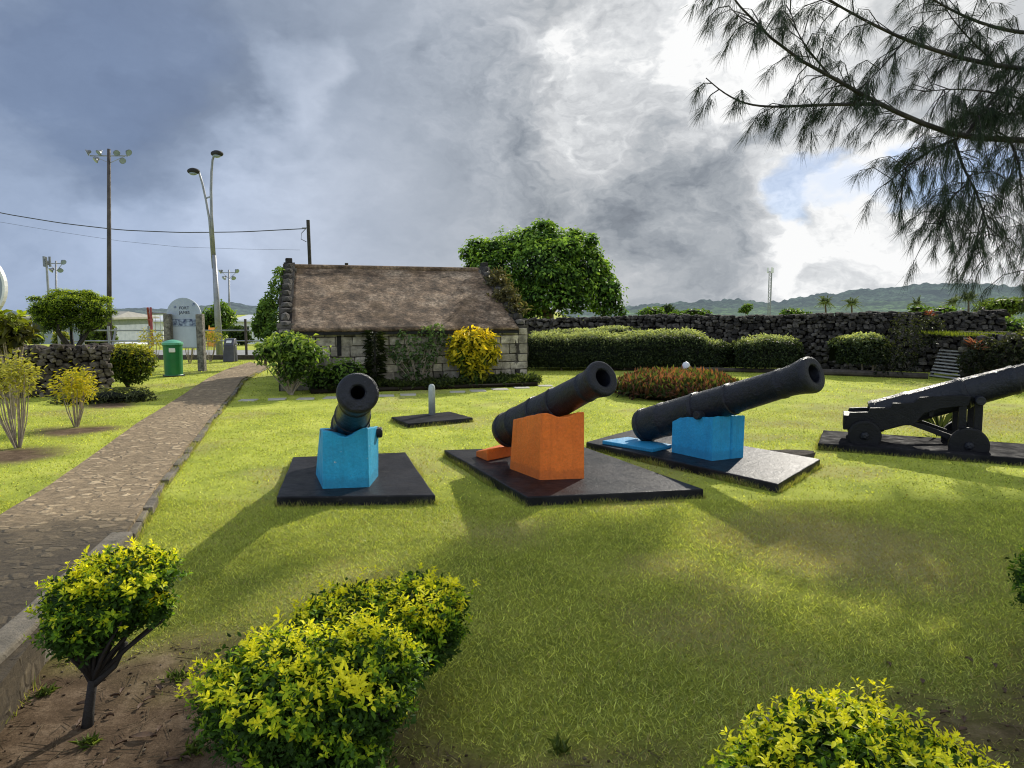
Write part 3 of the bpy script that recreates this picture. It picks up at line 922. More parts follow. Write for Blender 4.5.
# gun carriage with cannon, right
WA = g(864, 443, .09); WB = g(968, 450, .09)
cd = (WB - WA).normalized(); cn = Vector((-cd.y, cd.x, 0))       # cn points away from the camera
def onplane(u, v, off):
    """(distance along the carriage, height) of a pixel on the upright plane at depth off behind the near wheels"""
    d = ray(u, v); o = Vector((0, 0, H)); p0 = WA + cn * off
    t = (p0 - o).dot(cn) / d.dot(cn)
    p = o + d * t
    return ((p - WA).dot(cd), p.z)
def P4(s, z, off): 
    p = WA + cd * s + cn * off
    return Vector((p.x, p.y, z))
def zz(x, y): return (820 + x / 5.02, 350 + y / 5.02)
car = thing('gun_carriage', WA, 'black four-wheeled iron gun carriage on the long slab at right', 'gun carriage')
prof = [zz(x, y) for x, y in ((118, 398), (150, 313), (246, 310), (250, 290), (355, 288), (365, 266), (470, 264), (500, 236), (705, 226), (760, 232), (745, 278), (690, 283), (600, 293), (520, 318), (470, 376), (400, 378), (320, 402))]
CW = .52
for off in (.05, CW):
    pts = [onplane(u, v, .05) for u, v in prof]
    n = len(pts); v = [P4(s_, z_, off - .03) for s_, z_ in pts] + [P4(s_, z_, off + .03) for s_, z_ in pts]
    f = [tuple(range(n)), tuple(range(2 * n - 1, n - 1, -1))] + [(i, n + i, n + (i + 1) % n, (i + 1) % n) for i in range(n)]
    M().add(v, f).build('cheek', MT['carriage'], car, bevel=.006)
sr, zr = onplane(*zz(225, 405), 0); sf, zf = onplane(*zz(745, 465), 0)
zr, zf = .09 + .10, .09 + .06
for (s_, z_, rad) in ((sr, zr, .19), (sf, zf, .212)):
    for off in (-.02, CW + .09):
        w = M().add(*lathe(P4(s_, z_, off - .045), cn, [(0, rad * .9), (.006, rad), (.074, rad), (.08, rad * .9)], 36)).build('wheel', MT['carriage'], car, bevel=.003)
        hb = M().add(*lathe(P4(s_, z_, off + (-.045 if off < .2 else .035)), cn * (-1 if off < .2 else 1), [(0, .05), (.02, .045), (.035, .02)], 16)).build('hub', MT['iron'], w)
    M().add(*tube([P4(s_, z_, .0), P4(s_, z_, CW + .06)], .035, 12)).build('axle', MT['carriage'], car)
for off in (.06, CW):
    for (xa, ya, xb, yb) in ((718, 245, 712, 440), (800, 245, 790, 430)):
        s0, z0 = onplane(*zz(xa, ya), .05); s1, z1 = onplane(*zz(xb, yb), .05)
        M().add(*beam(P4(s0, z0, off), P4(s1, max(z1, .11), off), .05, .085, cd)).build('upright', MT['carriage'], car, bevel=.004)
    s0, z0 = onplane(*zz(455, 365), .05); s1, z1 = onplane(*zz(690, 450), .05)
    M().add(*beam(P4(s0, z0, off), P4(s1, z1, off), .05, .06)).build('brace', MT['carriage'], car, bevel=.004)
s0, z0 = onplane(*zz(130, 355), .05)
M().add(*frame(P4(s0 + .1, z0 - .02, CW / 2), cd, cn, Z, .13, CW / 2 - .035, .09)).build('rear_transom', MT['carriage'], car, bevel=.008)
s0, z0 = onplane(*zz(560, 320), .05)
M().add(*beam(P4(s0, z0, .08), P4(s0, z0, CW - .03), .05, .08)).build('cross_bar', MT['carriage'], car, bevel=.004)
sa, za = onplane(872, 417, CW / 2); sb, zb = onplane(1012, 380.5, CW / 2)
tl = (zb - za) / (sb - sa)
br = P4(sa, za, CW / 2); ln = 2.75; dx = ln / math.sqrt(1 + tl * tl)
cannon(br, P4(sa + dx, za + dx * tl, CW / 2), .212, 'rightmost black cannon, mounted on the wheeled gun carriage', .42, .09, .1, knob=False)

# ------------------------------------------------------------------ small posts, pavers, stones on the lawn
b = g(432, 414.5, .07)
m = M().add(*lathe((b.x, b.y, .066), Z, [(0, .056), (.43, .054), (.475, .045), (.495, .025), (.50, .002)], 20))
tag(m.build('post', MT['greypost'], origin=(b.x, b.y, .07), smooth=True), 'short grey round-topped post on the small black slab', 'post')
STEPS = [(218, 402), (248, 400.5), (277, 399.5), (306, 399), (333, 398), (385, 396), (408, 395), (458, 392), (478, 391), (500, 389.5), (522, 388), (545, 386)]
for i, (u, v) in enumerate(STEPS):
    p = g(u, v); rn = random.Random(i)
    a = rn.uniform(-.1, .1) + .16
    q = [(p.x + sx * .17 * math.cos(a) - sy * .14 * math.sin(a) + rn.uniform(-.02, .02), p.y + sx * .17 * math.sin(a) + sy * .14 * math.cos(a) + rn.uniform(-.02, .02)) for sx, sy in ((-1, -1), (1, -1), (1, 1), (-1, 1))]
    o = M().add(*prism(q, -.03, .016)).build('stepping_stone', MT['paver'], origin=(p.x, p.y, 0), bevel=.01)
    tag(o, 'pale square stepping stone in the row across the lawn before the stone house', 'stepping stone', 'stepping stones in front of the stone house')
    CLEAR.append([(c.x if hasattr(c, 'x') else c[0], c[1]) for c in q])
p = g(790, 457)
rk = M()
for k, (dx_, dy_, sx, sy) in enumerate(((0, 0, .3, .16), (.16, .12, .2, .12), (-.12, .1, .18, .1))):
    rk.add(*rock((p.x + dx_, p.y + dy_, .02), (sx, sy, .05), k + 3), color=(.09, .075, .06))
tag(rk.build('flat_stone', MT['rubble'], origin=p), 'dark flat broken stone on the grass between the third slab and the carriage slab', 'stone')
p = g(545, 383)
# ------------------------------------------------------------------ stone house
FL, FR = Vector((-5.0, 15.45, 0)), Vector((.36, 17.26, 0))
RL, RR = at(283, 268.5, 17.6), at(489, 268.5, 19.3)
zr_ = (RL.z + RR.z) / 2
RL = Vector((RL.x, RL.y, 0)); RR = Vector((RR.x, RR.y, 0))
BL, BR = RL * 2 - FL, RR * 2 - FR
ZE = 1.33
wd = (FR - FL).normalized(); wl = (FR - FL).length; fn = Vector((wd.y, -wd.x, 0))   # outward normal of the front
house = thing('stone_house', (FL + BR) / 2, 'low stone house with a steep weathered brown roof', 'house')
def wonky(vf, rn, j):
    return [Vector(p) + Vector((rn.uniform(-j, j), rn.uniform(-j, j) * .6, rn.uniform(-j, j))) for p in vf[0]], vf[1]
def blocks_wall(a, b, zf, seed, hstep=.2, thick=.14, colr=((.32, .29, .24), (.78, .71, .58)), lens=(.16, .5), skip=None, z0=0.0, gap=.007):
    """coursed squared stones laid on the outer face of a wall from a to b; zf(s) gives the wall's height"""
    rn = random.Random(seed); m = M()
    d = (b - a); L = d.length; d.normalize(); nrm_ = Vector((d.y, -d.x, 0))
    z = z0; top = max(zf(L * k / 20) for k in range(21))
    while z < top - .03:
        h = hstep * rn.uniform(.7, 1.3)
        if z + h > top - .05: h = top - z
        s = 0
        while s < L - .02:
            w = rn.uniform(*lens)
            if s + w > L - .15: w = L - s
            if zf(s + w / 2) > z + h * .5 and not (skip and skip(s, s + w, z, z + h)):
                t = rn.random()
                cr_ = [x + (y - x) * t for x, y in zip(*colr)]
                if rn.random() < .22: cr_ = list(cs_(rn.uniform(.4, .7), cr_))
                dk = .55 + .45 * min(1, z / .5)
                c = a + d * (s + w / 2) + Z * (z + h / 2) + nrm_ * (rn.uniform(-.008, .008) - thick / 2 + .03)
                hh = min(h, zf(s + w / 2) - z) if zf(s + w / 2) < z + h else h
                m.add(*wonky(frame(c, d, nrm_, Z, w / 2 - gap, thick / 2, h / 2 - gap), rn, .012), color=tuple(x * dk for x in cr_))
            s += w
        z += h
    return m
def flat(s): return ZE
# slit window at px 341
ss_ = (g(341, 389).x - FL.x) / wd.x
slit = lambda s0, s1, z0, z1: s0 < ss_ + .06 and s1 > ss_ - .06 and z1 > .72 and z0 < 1.22
blocks_wall(FL, FR, flat, 3).build('front_wall', MT['stone'], house, bevel=.012)
core = M()
ins = .03
def inset_quad():
    c = (FL + FR + BL + BR) / 4
    return [tuple((c + (p - c) * .985).xy) for p in (FL, FR, BR, BL)]
core.add(*prism(inset_quad(), -.05, ZE - .02), color=(.17, .15, .125))
core.build('wall_core', MT['rubble'], house)
w_ = FL + wd * ss_
M().add(*frame((w_.x + fn.x * .025, w_.y + fn.y * .025, .97), wd, fn, Z, .045, .02, .22)).build('slit_window', MT['dark'], house)
def gab(L):
    half = L / 2
    return lambda s: ZE + (zr_ - ZE + .02) * (1 - abs(s - half) / half)
for (a, b, nm, sd_) in ((BL, FL, 'left_gable', 8), (FR, BR, 'right_gable', 9)):
    L = (b - a).length; gf = gab(L)
    gm_ = blocks_wall(a, b, gf, sd_, hstep=.17, thick=.34, colr=((.07, .063, .056), (.2, .18, .155)), lens=(.2, .45))
    n_ = Vector(((b - a).y, -(b - a).x, 0)).normalized()
    mid = (a + b) / 2
    tri = [a + Z * 0, b + Z * 0, b + Z * (ZE + .02), Vector((mid.x, mid.y, zr_ + .1)), a + Z * (ZE + .02)]
    vv = [p - n_ * .02 for p in tri] + [p - n_ * .28 for p in tri]
    gm_.add(vv, [(0, 1, 2, 3, 4), (9, 8, 7, 6, 5)] + [(i, 5 + i, 5 + (i + 1) % 5, (i + 1) % 5) for i in range(5)], color=(.07, .062, .055))
    # rough coping stones stepping up the slope
    rn = random.Random(sd_)
    for side in (0, 1):
        pa = (b if side else a)
        K_ = 11
        for k in range(K_):
            t = (k + .5) / K_
            p = pa.lerp(mid, t); z = ZE + (zr_ - ZE) * t
            gm_.add(*rock((p.x - n_.x * .14, p.y - n_.y * .14, z + .07), (rn.uniform(.1, .16), rn.uniform(.11, .16), rn.uniform(.06, .11)), sd_ * 50 + k + side * 20), color=cs_(rn.uniform(.5, 1.4), (.12, .11, .10)))
    gm_.build(nm, MT['stone'], house, bevel=.0)
    # chimney-like peak stone
    M().add(*frame((mid.x - n_.x * .14, mid.y - n_.y * .14, zr_ + .1), wd, fn, Z, .08, .1, .1), color=(.045, .042, .04)).build('peak_stone', MT['rubble'], house, bevel=.02)
# roof
def roof_plane(e0, e1, r0, r1, out):
    m = M(); nu, nv = 60, 26
    e0 = e0 + wd * .26 + out * .16; e1 = e1 - wd * .26 + out * .16
    r0 = r0 + wd * .26; r1 = r1 - wd * .26
    zl = ZE + .0
    vs_ = []
    for j in range(nv + 1):
        t = j / nv
        for i in range(nu + 1):
            s_ = i / nu
            p = e0.lerp(e1, s_).lerp(r0.lerp(r1, s_), t)
            z = zl + (zr_ - zl) * t + .03 * (float(fbm(s_ * 9, t * 4, 61)) - .5) 
            vs_.append((p.x, p.y, z))
    fs_ = [(j * (nu + 1) + i, j * (nu + 1) + i + 1, (j + 1) * (nu + 1) + i + 1, (j + 1) * (nu + 1) + i) for j in range(nv) for i in range(nu)]
    m.add(vs_, fs_)
    return m
for (e0, e1, r0, r1, out) in ((FL, FR, RL, RR, fn), (BR, BL, RR, RL, -fn)):
    if out == fn: mm = roof_plane(e0, e1, r0, r1, out)
    else:
        mm = roof_plane(BL, BR, RL, RR, -fn); mm.f = [tuple(reversed(f)) for f in mm.f]
    o = mm.build('roof', MT['roof'], house, smooth=True)
    sm = o.modifiers.new('thick', 'SOLIDIFY'); sm.thickness = .07; sm.offset = -1
rc = [RL.lerp(RR, k / 14) for k in range(15)]
M().add(*tube([Vector((p.x, p.y, zr_)) for k, p in enumerate(rc)][0:], .065, 10)).build('ridge_cap', MT['roof'], house)
fa, fb = FL + wd * .25 + fn * .14, FR - wd * .25 + fn * .14
M().add(*beam((fa.x, fa.y, ZE - .09), (fb.x, fb.y, ZE - .09), .03, .06)).build('fascia', MT['dark'], house)
CLEAR.append([tuple(p.xy) for p in (FL, FR, BR, BL)])

# ------------------------------------------------------------------ plants around the house
GREEN = ((.03, .06, .014), (.09, .17, .03), (.22, .34, .06))
DGREEN = ((.012, .026, .009), (.035, .07, .016), (.075, .12, .03))
YEL = ((.04, .09, .014), (.5, .44, .025), (1.0, .74, .035))
def stems(m, base, lobes, n, seed, r=.02, up=.5):
    rn = random.Random(seed); base = Vector(base)
    for k in range(n):
        l = rn.choice(lobes); c = Vector(l[0]); R = l[1]
        e = c + Vector((rn.uniform(-.7, .7) * R[0], rn.uniform(-.7, .7) * R[1], rn.uniform(-.6, .5) * R[2]))
        s0 = base + Vector((rn.uniform(-.08, .08) * R[0], rn.uniform(-.08, .08) * R[1], 0))
        mid_ = s0.lerp(e, .5) + Vector((rn.uniform(-.12, .12) * R[0], rn.uniform(-.12, .12) * R[1], up * .1 * R[2]))
        m.add(*tube([s0, mid_, e], [r, r * .7, r * .3], 6))
    return m
def bush(name, base, lobes, n, size, pal, label, cat='shrub', seed=0, stem=None, nst=8, r=.02, group=None, partname='foliage', bark='bark', **kw):
    t = thing(name, base, label, cat, group)
    foliage(lobes, n, size, pal, seed, **kw).build(partname, MT['leaf'], t)
    stems(M(), base, lobes, nst, seed, r).build('stem', MT[bark], t)
    return t
def hp(u, v, off=.35):
    """point in front of the house's front wall at pixel u, v"""
    d = ray(u, v); o = Vector((0, 0, H)); p0 = FL + fn * off
    t = (p0 - o).dot(fn) / d.dot(fn)
    return o + d * t
c = hp(290, 352, .75); gb = Vector((c.x, c.y, 0))
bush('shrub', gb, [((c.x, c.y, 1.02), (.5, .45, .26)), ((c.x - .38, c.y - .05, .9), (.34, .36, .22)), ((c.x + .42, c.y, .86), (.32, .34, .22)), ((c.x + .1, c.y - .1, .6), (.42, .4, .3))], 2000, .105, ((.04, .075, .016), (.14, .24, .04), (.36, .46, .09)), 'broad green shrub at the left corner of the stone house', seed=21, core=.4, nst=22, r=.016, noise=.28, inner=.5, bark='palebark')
c = hp(345, 372, .6); gb = Vector((c.x, c.y, 0))
bush('shrub', gb, [((c.x, c.y, .42), (.42, .3, .3)), ((c.x - .5, c.y, .3), (.4, .3, .28))], 900, .09, GREEN, 'low green shrub under the slit window of the house', seed=22, core=.7)
# dark spiky upright plant
c = hp(375, 355, .3); rng = np.random.default_rng(5); k = 480
hz = rng.random(k) * 1.22; a = rng.uniform(0, 2 * PI, k)
P = np.stack([c.x + np.cos(a) * .06, c.y + np.sin(a) * .06, .05 + hz], 1)
dr = np.stack([np.cos(a), np.sin(a), rng.uniform(-.9, .5, k)], 1)
Cc = mixc((.012, .02, .008), (.045, .06, .02), rng.random(k))
t = thing('slender_shrub', (c.x, c.y, 0), 'dark narrow upright spiky plant against the middle of the house wall', 'shrub')
M().addnp(*leaves(P, rdir(k, rng) * .4 + np.array([0, 0, .8]), dr, rng.uniform(.12, .26, k), .12, Cc)).build('foliage', MT['leaf'], t)
M().add(*tube([(c.x, c.y, 0), (c.x, c.y, 1.22)], [.03, .015], 6)).build('stem', MT['darkbark'], t)
# climbing pale plant
c0 = hp(418, 380, .25); cl = []
for (u, v, r) in ((405, 340, .2), (412, 352, .22), (425, 336, .22), (436, 332, .2), (418, 368, .3), (400, 358, .16), (430, 352, .22), (410, 380, .3), (392, 352, .14), (445, 340, .14)):
    p = hp(u, v, .2); cl.append(((p.x, p.y, p.z), (r, .14, r)))
t = bush('climbing_plant', Vector((c0.x, c0.y, 0)), cl, 850, .10, ((.03, .06, .02), (.09, .15, .05), (.2, .3, .1)), 'pale green climbing plant on the house wall left of the yellow croton', 'climber', 23, core=0, nst=18, r=.012, bark='palebark')
# yellow croton
c = hp(474, 345, .45)
bush('croton', Vector((c.x, c.y, 0)), [((c.x, c.y, c.z + .06), (.53, .42, .30)), ((c.x - .2, c.y - .05, c.z - .22), (.4, .35, .28)), ((c.x + .2, c.y, c.z - .2), (.36, .35, .25)), ((c.x, c.y, .35), (.3, .28, .34))], 2300, .14, YEL, 'bright yellow croton bush against the stone house wall', 'bush', 24, core=.5, aspect=.36, nst=8, up=.3, detail=1, noise=.2, inner=.62)
# border of low plants along the wall
rng = np.random.default_rng(9); k = 9000
s_ = rng.uniform(.9, wl + .15, k); off = rng.uniform(.05, .75, k) * (.7 + .5 * fbm(s_ * 2, s_ * 0, 3))
hh = .05 + .22 * fbm(s_ * 3, off * 3, 8) * rng.random(k)
P = np.stack([FL.x + wd.x * s_ + fn.x * off, FL.y + wd.y * s_ + fn.y * off, hh], 1)
Cc = mixc((.02, .035, .012), (.13, .17, .05), rng.random(k) ** 1.5) * (.5 + .8 * (s_ / wl))[:, None]
mb = M().addnp(*leaves(P, rdir(k, rng) * .7 + np.array([0, 0, .6]), rdir(k, rng) + np.array([0, 0, .7]), rng.uniform(.06, .17, k), .22, Cc))
mb.add(*frame(FL + wd * (wl / 2 + .3) + fn * .4 + Z * .04, wd, fn, Z, wl / 2 - .3, .33, .045), color=(.03, .022, .014))
tag(mb.build('ground_cover', MT['leaf'], origin=FL), 'low ground cover plants growing along the foot of the house wall', 'ground cover', kind='stuff')
# vines and grass growing on the two gables
gl = []
for (u, v, Yv, r) in ((277, 285, 16.9, .16), (274, 300, 16.6, .2), (281, 320, 16.2, .22), (276, 335, 16, .25), (279, 272, 17.2, .1), (286, 345, 15.4, .25)):
    p = at(u, v, Yv); gl.append(((p.x, p.y, p.z), (r, .2, r * 1.1)))
tag(foliage(gl, 2300, .085, GREEN, 31, core=0).build('vine', MT['leaf'], origin=(FL.x, FL.y, 0)), 'green vine climbing the left gable of the house', 'vine')
rng = np.random.default_rng(12); m = M()
for (u, v, Yv) in ((498, 275, 18.9), (503, 284, 18.5), (508, 293, 18.1), (513, 302, 17.8), (517, 310, 17.6), (494, 282, 18.6), (501, 296, 18)):
    p = at(u, v, Yv); k = 160
    P = np.array([p]) + rng.normal(0, .1, (k, 3)) * np.array([1, .8, .5])
    Cc = mixc((.10, .10, .05), (.27, .24, .13), rng.random(k))
    m.addnp(*leaves(P, rdir(k, rng), rdir(k, rng) * .8 + np.array([-.1, -.4, .2]), rng.uniform(.08, .2, k), .08, Cc, droop=.4))
tag(m.build('dry_grass', MT['leaf'], origin=(FR.x, FR.y, 0)), 'dry grass growing on the rubble of the right gable', 'grass', kind='stuff')

def tree_clumps(lob, per, seed):
    """small leaf clumps standing out from the large masses of a crown"""
    rng = np.random.default_rng(seed); out = [(c, tuple(x * .86 for x in r)) for c, r in lob]
    for c, r in lob:
        for d in rdir(per, rng):
            q = np.array(c) + d * np.array(r) * rng.uniform(.7, .98)
            k = rng.uniform(.26, .46)
            out.append((tuple(q), (r[0] * k, r[1] * k, r[2] * k * 1.05)))
    return out
# ------------------------------------------------------------------ trees
def branchy(m, a, b, r, rn, depth, spread=.5):
    a, b = Vector(a), Vector(b)
    mid_ = a.lerp(b, .5) + Vector([rn.uniform(-1, 1) * (b - a).length * .09 for _ in range(3)])
    m.add(*tube([a, mid_, b], [r, r * .8, r * .55], 7))
    if depth:
        for _ in range(3):
            L = (b - a).length * rn.uniform(.5, .75)
            d = ((b - a).normalized() + Vector([rn.uniform(-1, 1) * spread for _ in range(3)]) + Z * .1).normalized()
            branchy(m, b, b + d * L, r * .5, rn, depth - 1, spread)
# large green tree behind the house
TY = 31
tb = at(548, 350, TY); base = Vector((tb.x, TY, 0))
lob = []
for (u, v, ru, rv, dy) in ((490, 252, 22, 14, 0), (515, 244, 25, 16, .5), (545, 238, 24, 15, 0), (572, 244, 20, 15, -.3), (500, 272, 30, 22, -.5), (540, 265, 34, 26, -1), (580, 270, 26, 24, -.3), (602, 290, 22, 22, 0), (612, 302, 14, 14, -.2), (560, 292, 34, 24, -.8), (590, 252, 12, 12, 0), (520, 290, 34, 26, 0), (600, 268, 13, 12, .3), (478, 262, 14, 9, .4), (548, 226, 7, 5, 0), (575, 236, 8, 6, 0)):
    p = at(u, v, TY + dy); lob.append(((p.x, p.y, p.z), (ru / F * TY, max(.6, ru / F * TY * .9), rv / F * TY)))
t = thing('leafy_tree', base, 'large dense dark green tree behind the right end of the house', 'tree')
lob = tree_clumps(lob, 5, 41)
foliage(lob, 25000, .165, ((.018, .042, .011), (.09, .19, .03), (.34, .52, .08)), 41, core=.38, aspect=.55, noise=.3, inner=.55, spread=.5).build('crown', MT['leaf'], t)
rn = random.Random(3); m = M()
m.add(*tube([base - Z * .1, base + Z * 1.6], [.32, .24], 10))
for k in range(5):
    branchy(m, base + Z * 1.5, base + Vector((rn.uniform(-2, 2), rn.uniform(-1, 1), rn.uniform(2.0, 2.8))), .12, rn, 0)
m.build('trunk', MT['bark'], t)

# flat-topped small tree behind the left wall
base = Vector((-10.35, 17.0, 0))
lob = [((-10.35 + dx, 17 + dy, z), (r, r * .9, rz)) for dx, dy, z, r, rz in ((0, 0, 2.0, .62, .2), (-.5, .1, 1.83, .5, .17), (.45, 0, 1.86, .52, .18), (-.2, -.3, 1.9, .5, .18), (.3, .3, 2.0, .45, .17), (-.75, 0, 1.72, .28, .12), (.75, 0, 1.68, .26, .14), (.1, 0, 2.1, .42, .14), (.72, -.1, 1.5, .2, .12), (-.35, -.2, 1.55, .36, .2), (.35, .1, 1.58, .36, .2), (0, -.1, 1.7, .5, .24), (-.6, 0, 1.58, .3, .18))]
t = thing('umbrella_tree', base, 'small bright green tree with a flat umbrella crown behind the left wall', 'tree')
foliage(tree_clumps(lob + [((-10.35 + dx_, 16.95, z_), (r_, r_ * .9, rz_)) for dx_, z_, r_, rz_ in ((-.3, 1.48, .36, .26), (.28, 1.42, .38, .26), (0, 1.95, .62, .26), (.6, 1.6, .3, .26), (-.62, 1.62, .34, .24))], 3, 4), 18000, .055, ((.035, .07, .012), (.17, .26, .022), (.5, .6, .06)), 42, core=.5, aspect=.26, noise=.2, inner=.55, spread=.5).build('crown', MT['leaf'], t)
rn = random.Random(8); m = M()
m.add(*tube([base, base + Vector((.03, 0, .5)), base + Vector((0, 0, .9))], [.13, .1, .09], 10))
for k in range(7):
    a = 2 * PI * k / 9
    branchy(m, base + Vector((0, 0, .75)), base + Vector((math.cos(a) * .38, math.sin(a) * .3, rn.uniform(1.2, 1.45))), .05, rn, 1, .6)
m.build('trunk', MT['darkbark'], t)

def smalltree(u, v, ru, rv, Yd, label, seed, pal=GREEN, n=1500, size=.2, name='leafy_tree', cat='tree', group=None, nl=7):
    c = at(u, v, Yd); k = Yd / F; rn = random.Random(seed)
    lob = [((c.x + rn.uniform(-.6, .6) * ru * k, c.y + rn.uniform(-.5, .5) * ru * k, c.z + rn.uniform(-.5, .5) * rv * k), (ru * k * rn.uniform(.4, .62), ru * k * .5, rv * k * rn.uniform(.4, .6))) for _ in range(nl)]
    zb = float(gz(np.array(0.), np.array(Yd)))
    b = Vector((c.x, c.y, zb))
    t = thing(name, b, label, cat, group)
    foliage(lob, n, size, pal, seed, core=.65, noise=.2, inner=.7).build('crown', MT['leaf'], t)
    m = M().add(*tube([b - Z * .1, Vector((c.x, c.y, c.z - rv * k * .2))], [max(.05, .07 * ru * k), .04 * ru * k], 7))
    stems(m, Vector((c.x, c.y, max(zb, c.z - rv * k * .9))), lob, 5, seed, .03 * ru * k + .01)
    m.build('trunk', MT['bark'], t)
    return t
smalltree(264, 318, 12, 24, 22, 'small green tree just behind the left gable of the house', 51, n=1600, size=.13)
smalltree(216, 322, 16, 22, 40, 'green tree behind the street lamp', 52, n=1300, size=.25)
smalltree(105, 332, 12, 14, 32, 'yellow green bush beside the foot of the wooden floodlight pole', 53, ((.03, .05, .01), (.12, .18, .025), (.26, .32, .04)), 900, .18, 'bush', 'bush')
smalltree(238, 333, 12, 10, 36, 'low dark green bush behind the pipe fence', 54, DGREEN, 700, .2, 'bush', 'bush')
smalltree(62, 338, 9, 8, 30, 'pale yellow bush in front of the grey bungalow', 55, ((.05, .08, .01), (.22, .26, .03), (.4, .4, .05)), 500, .16, 'bush', 'bush')
smalltree(30, 336, 12, 9, 42, 'grey green bush at the left end of the grey bungalow', 56, ((.03, .05, .03), (.08, .12, .06), (.15, .2, .1)), 500, .2, 'bush', 'bush')
smalltree(88, 338, 8, 8, 44, 'dark bush right of the trunk of the umbrella tree', 57, DGREEN, 400, .2, 'bush', 'bush')

# hedge and clipped shrubs before the back wall
HP_ = ((.014, .024, .010), (.06, .085, .028), (.46, .52, .24))
def hedge(name, spans, Yb, n, label, seed, cat='hedge', size=.075, deep=.62):
    """clipped hedge: one rounded-box mass following the given outline, leaves on its skin"""
    rng = np.random.default_rng(seed); rn = random.Random(seed)
    xs_ = [at(u, 350, Yb + dy).x for (u, vt, vb, ru, dy) in spans]; r = spans[0][3] / F * Yb
    x0, x1 = xs_[0] - r, xs_[-1] + r
    zt_ = [at(u, vt, Yb).z for (u, vt, vb, ru, dy) in spans]; zb_ = at(spans[0][0], spans[0][2], Yb).z
    def top_at(x): return np.interp(x, xs_, zt_) 
    def skin(x, th, q, nz_):
        """x along, th 0..pi around the section (front, top, back)"""
        e = np.clip(np.minimum(x - x0, x1 - x) / (r * .8), 0, 1) ** .5
        hz_ = (top_at(x) - zb_) / 1.0
        ct, sn = np.cos(th), np.sin(th)
        cy = np.sign(ct) * np.abs(ct) ** .55; cz = np.abs(sn) ** .6 
        bulge = 1 + nz_ * 1.5 * (fbm(x * 1.5 + 3, th * 1.5, seed, 3) - .5) * 2 + .2 * (fbm(x * 5, th * 5, seed + 3, 2) - .5)
        y = Yb - cy * deep * (.55 + .45 * e) * q * bulge
        z = zb_ + hz_ * (cz * (.7 + .3 * e)) * (q * .9 + .1) * (1 + .5 * (bulge - 1))
        nn_ = np.stack([np.zeros_like(x), -ct * .9, sn], -1)
        edge = np.where(x - x0 < r * .6, -1, 0) + np.where(x1 - x < r * .6, 1, 0)
        nn_[..., 0] = edge * .8
        return np.stack([x, y, z], -1), nrm(nn_)
    t = thing(name, ((x0 + x1) / 2, Yb, 0), label, cat)
    x = rng.uniform(x0, x1, n); th = rng.uniform(0, PI * .8, n) ** 1.0
    low = rng.random(n) < .35; th[low] = rng.uniform(-.0, .5, low.sum())
    q = rng.uniform(.86, 1.05, n)
    P, Nn = skin(x, th, q, .12)
    drop = rng.random(n)
    fr = th < .45; P[fr, 2] = zb_ + (P[fr, 2] - zb_) * rng.uniform(.25, 1, fr.sum())
    tcol = .06 + 1.0 * np.clip(Nn[:, 2], 0, 1) ** 3.2 + rng.normal(0, .15, n) + (q - .97) * 2.4  # lit top and darker sides are put into the leaf colours
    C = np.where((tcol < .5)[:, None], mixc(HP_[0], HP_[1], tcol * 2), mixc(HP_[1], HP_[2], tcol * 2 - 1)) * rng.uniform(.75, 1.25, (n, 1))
    m = M().addnp(*leaves(P, nrm(Nn * .8 + rdir(n, rng) * .75), rdir(n, rng) + Nn * .5, size * rng.uniform(.6, 1.3, n), .5, C))
    gx_ = np.linspace(x0 + r * .15, x1 - r * .15, 60); gt = np.linspace(0, PI, 14)
    A_, B_ = np.meshgrid(gx_, gt); CP, _ = skin(A_.ravel(), B_.ravel(), np.full(A_.size, .86), .12)
    I = np.arange(A_.size).reshape(A_.shape)
    Q = np.stack([I[:-1, :-1], I[:-1, 1:], I[1:, 1:], I[1:, :-1]], -1).reshape(-1, 4)
    m.addnp(CP, np.concatenate([Q[:, [0, 1, 2]], Q[:, [0, 2, 3]]]), np.tile(np.array(HP_[0]) * .5, (len(CP), 1)))
    m.build('foliage', MT['leaf'], t)
    for k in range(max(3, int((x1 - x0) * 1.6))):
        x = rn.uniform(x0 + r * .4, x1 - r * .4); y = Yb - rn.uniform(.1, .5)
        M().add(*tube([(x, y, 0), (x + rn.uniform(-.12, .12), y + .05, zb_ + .5)], [.028, .02], 6)).build('stem', MT['palebark'], t)
    return t
hedge('hedge', [(u, vt, 366, 24, 0) for u, vt in ((540, 334), (566, 335), (592, 333), (618, 335), (644, 333), (664, 331), (684, 330), (700, 334), (708, 340))], 21.3, 17000, 'long clipped hedge of grey green leaves along the back wall', 61)
hedge('hedge', [(u, vt, 345, 26, 0) for u, vt in ((560, 331), (590, 329), (616, 327))], 22.8, 6000, 'second hedge rising behind the left half of the long hedge', 62)
hedge('shrub', [(750, 338, 366, 18, 0), (766, 334, 366, 18, -.1), (780, 337, 366, 18, 0)], 20.6, 5200, 'rounded clipped shrub just right of the long hedge', 63, 'shrub')
hedge('shrub', [(850, 337, 362, 17, 0), (866, 335, 362, 17, 0)], 19.6, 3400, 'smaller rounded shrub alone in front of the back wall', 64, 'shrub', size=.1)

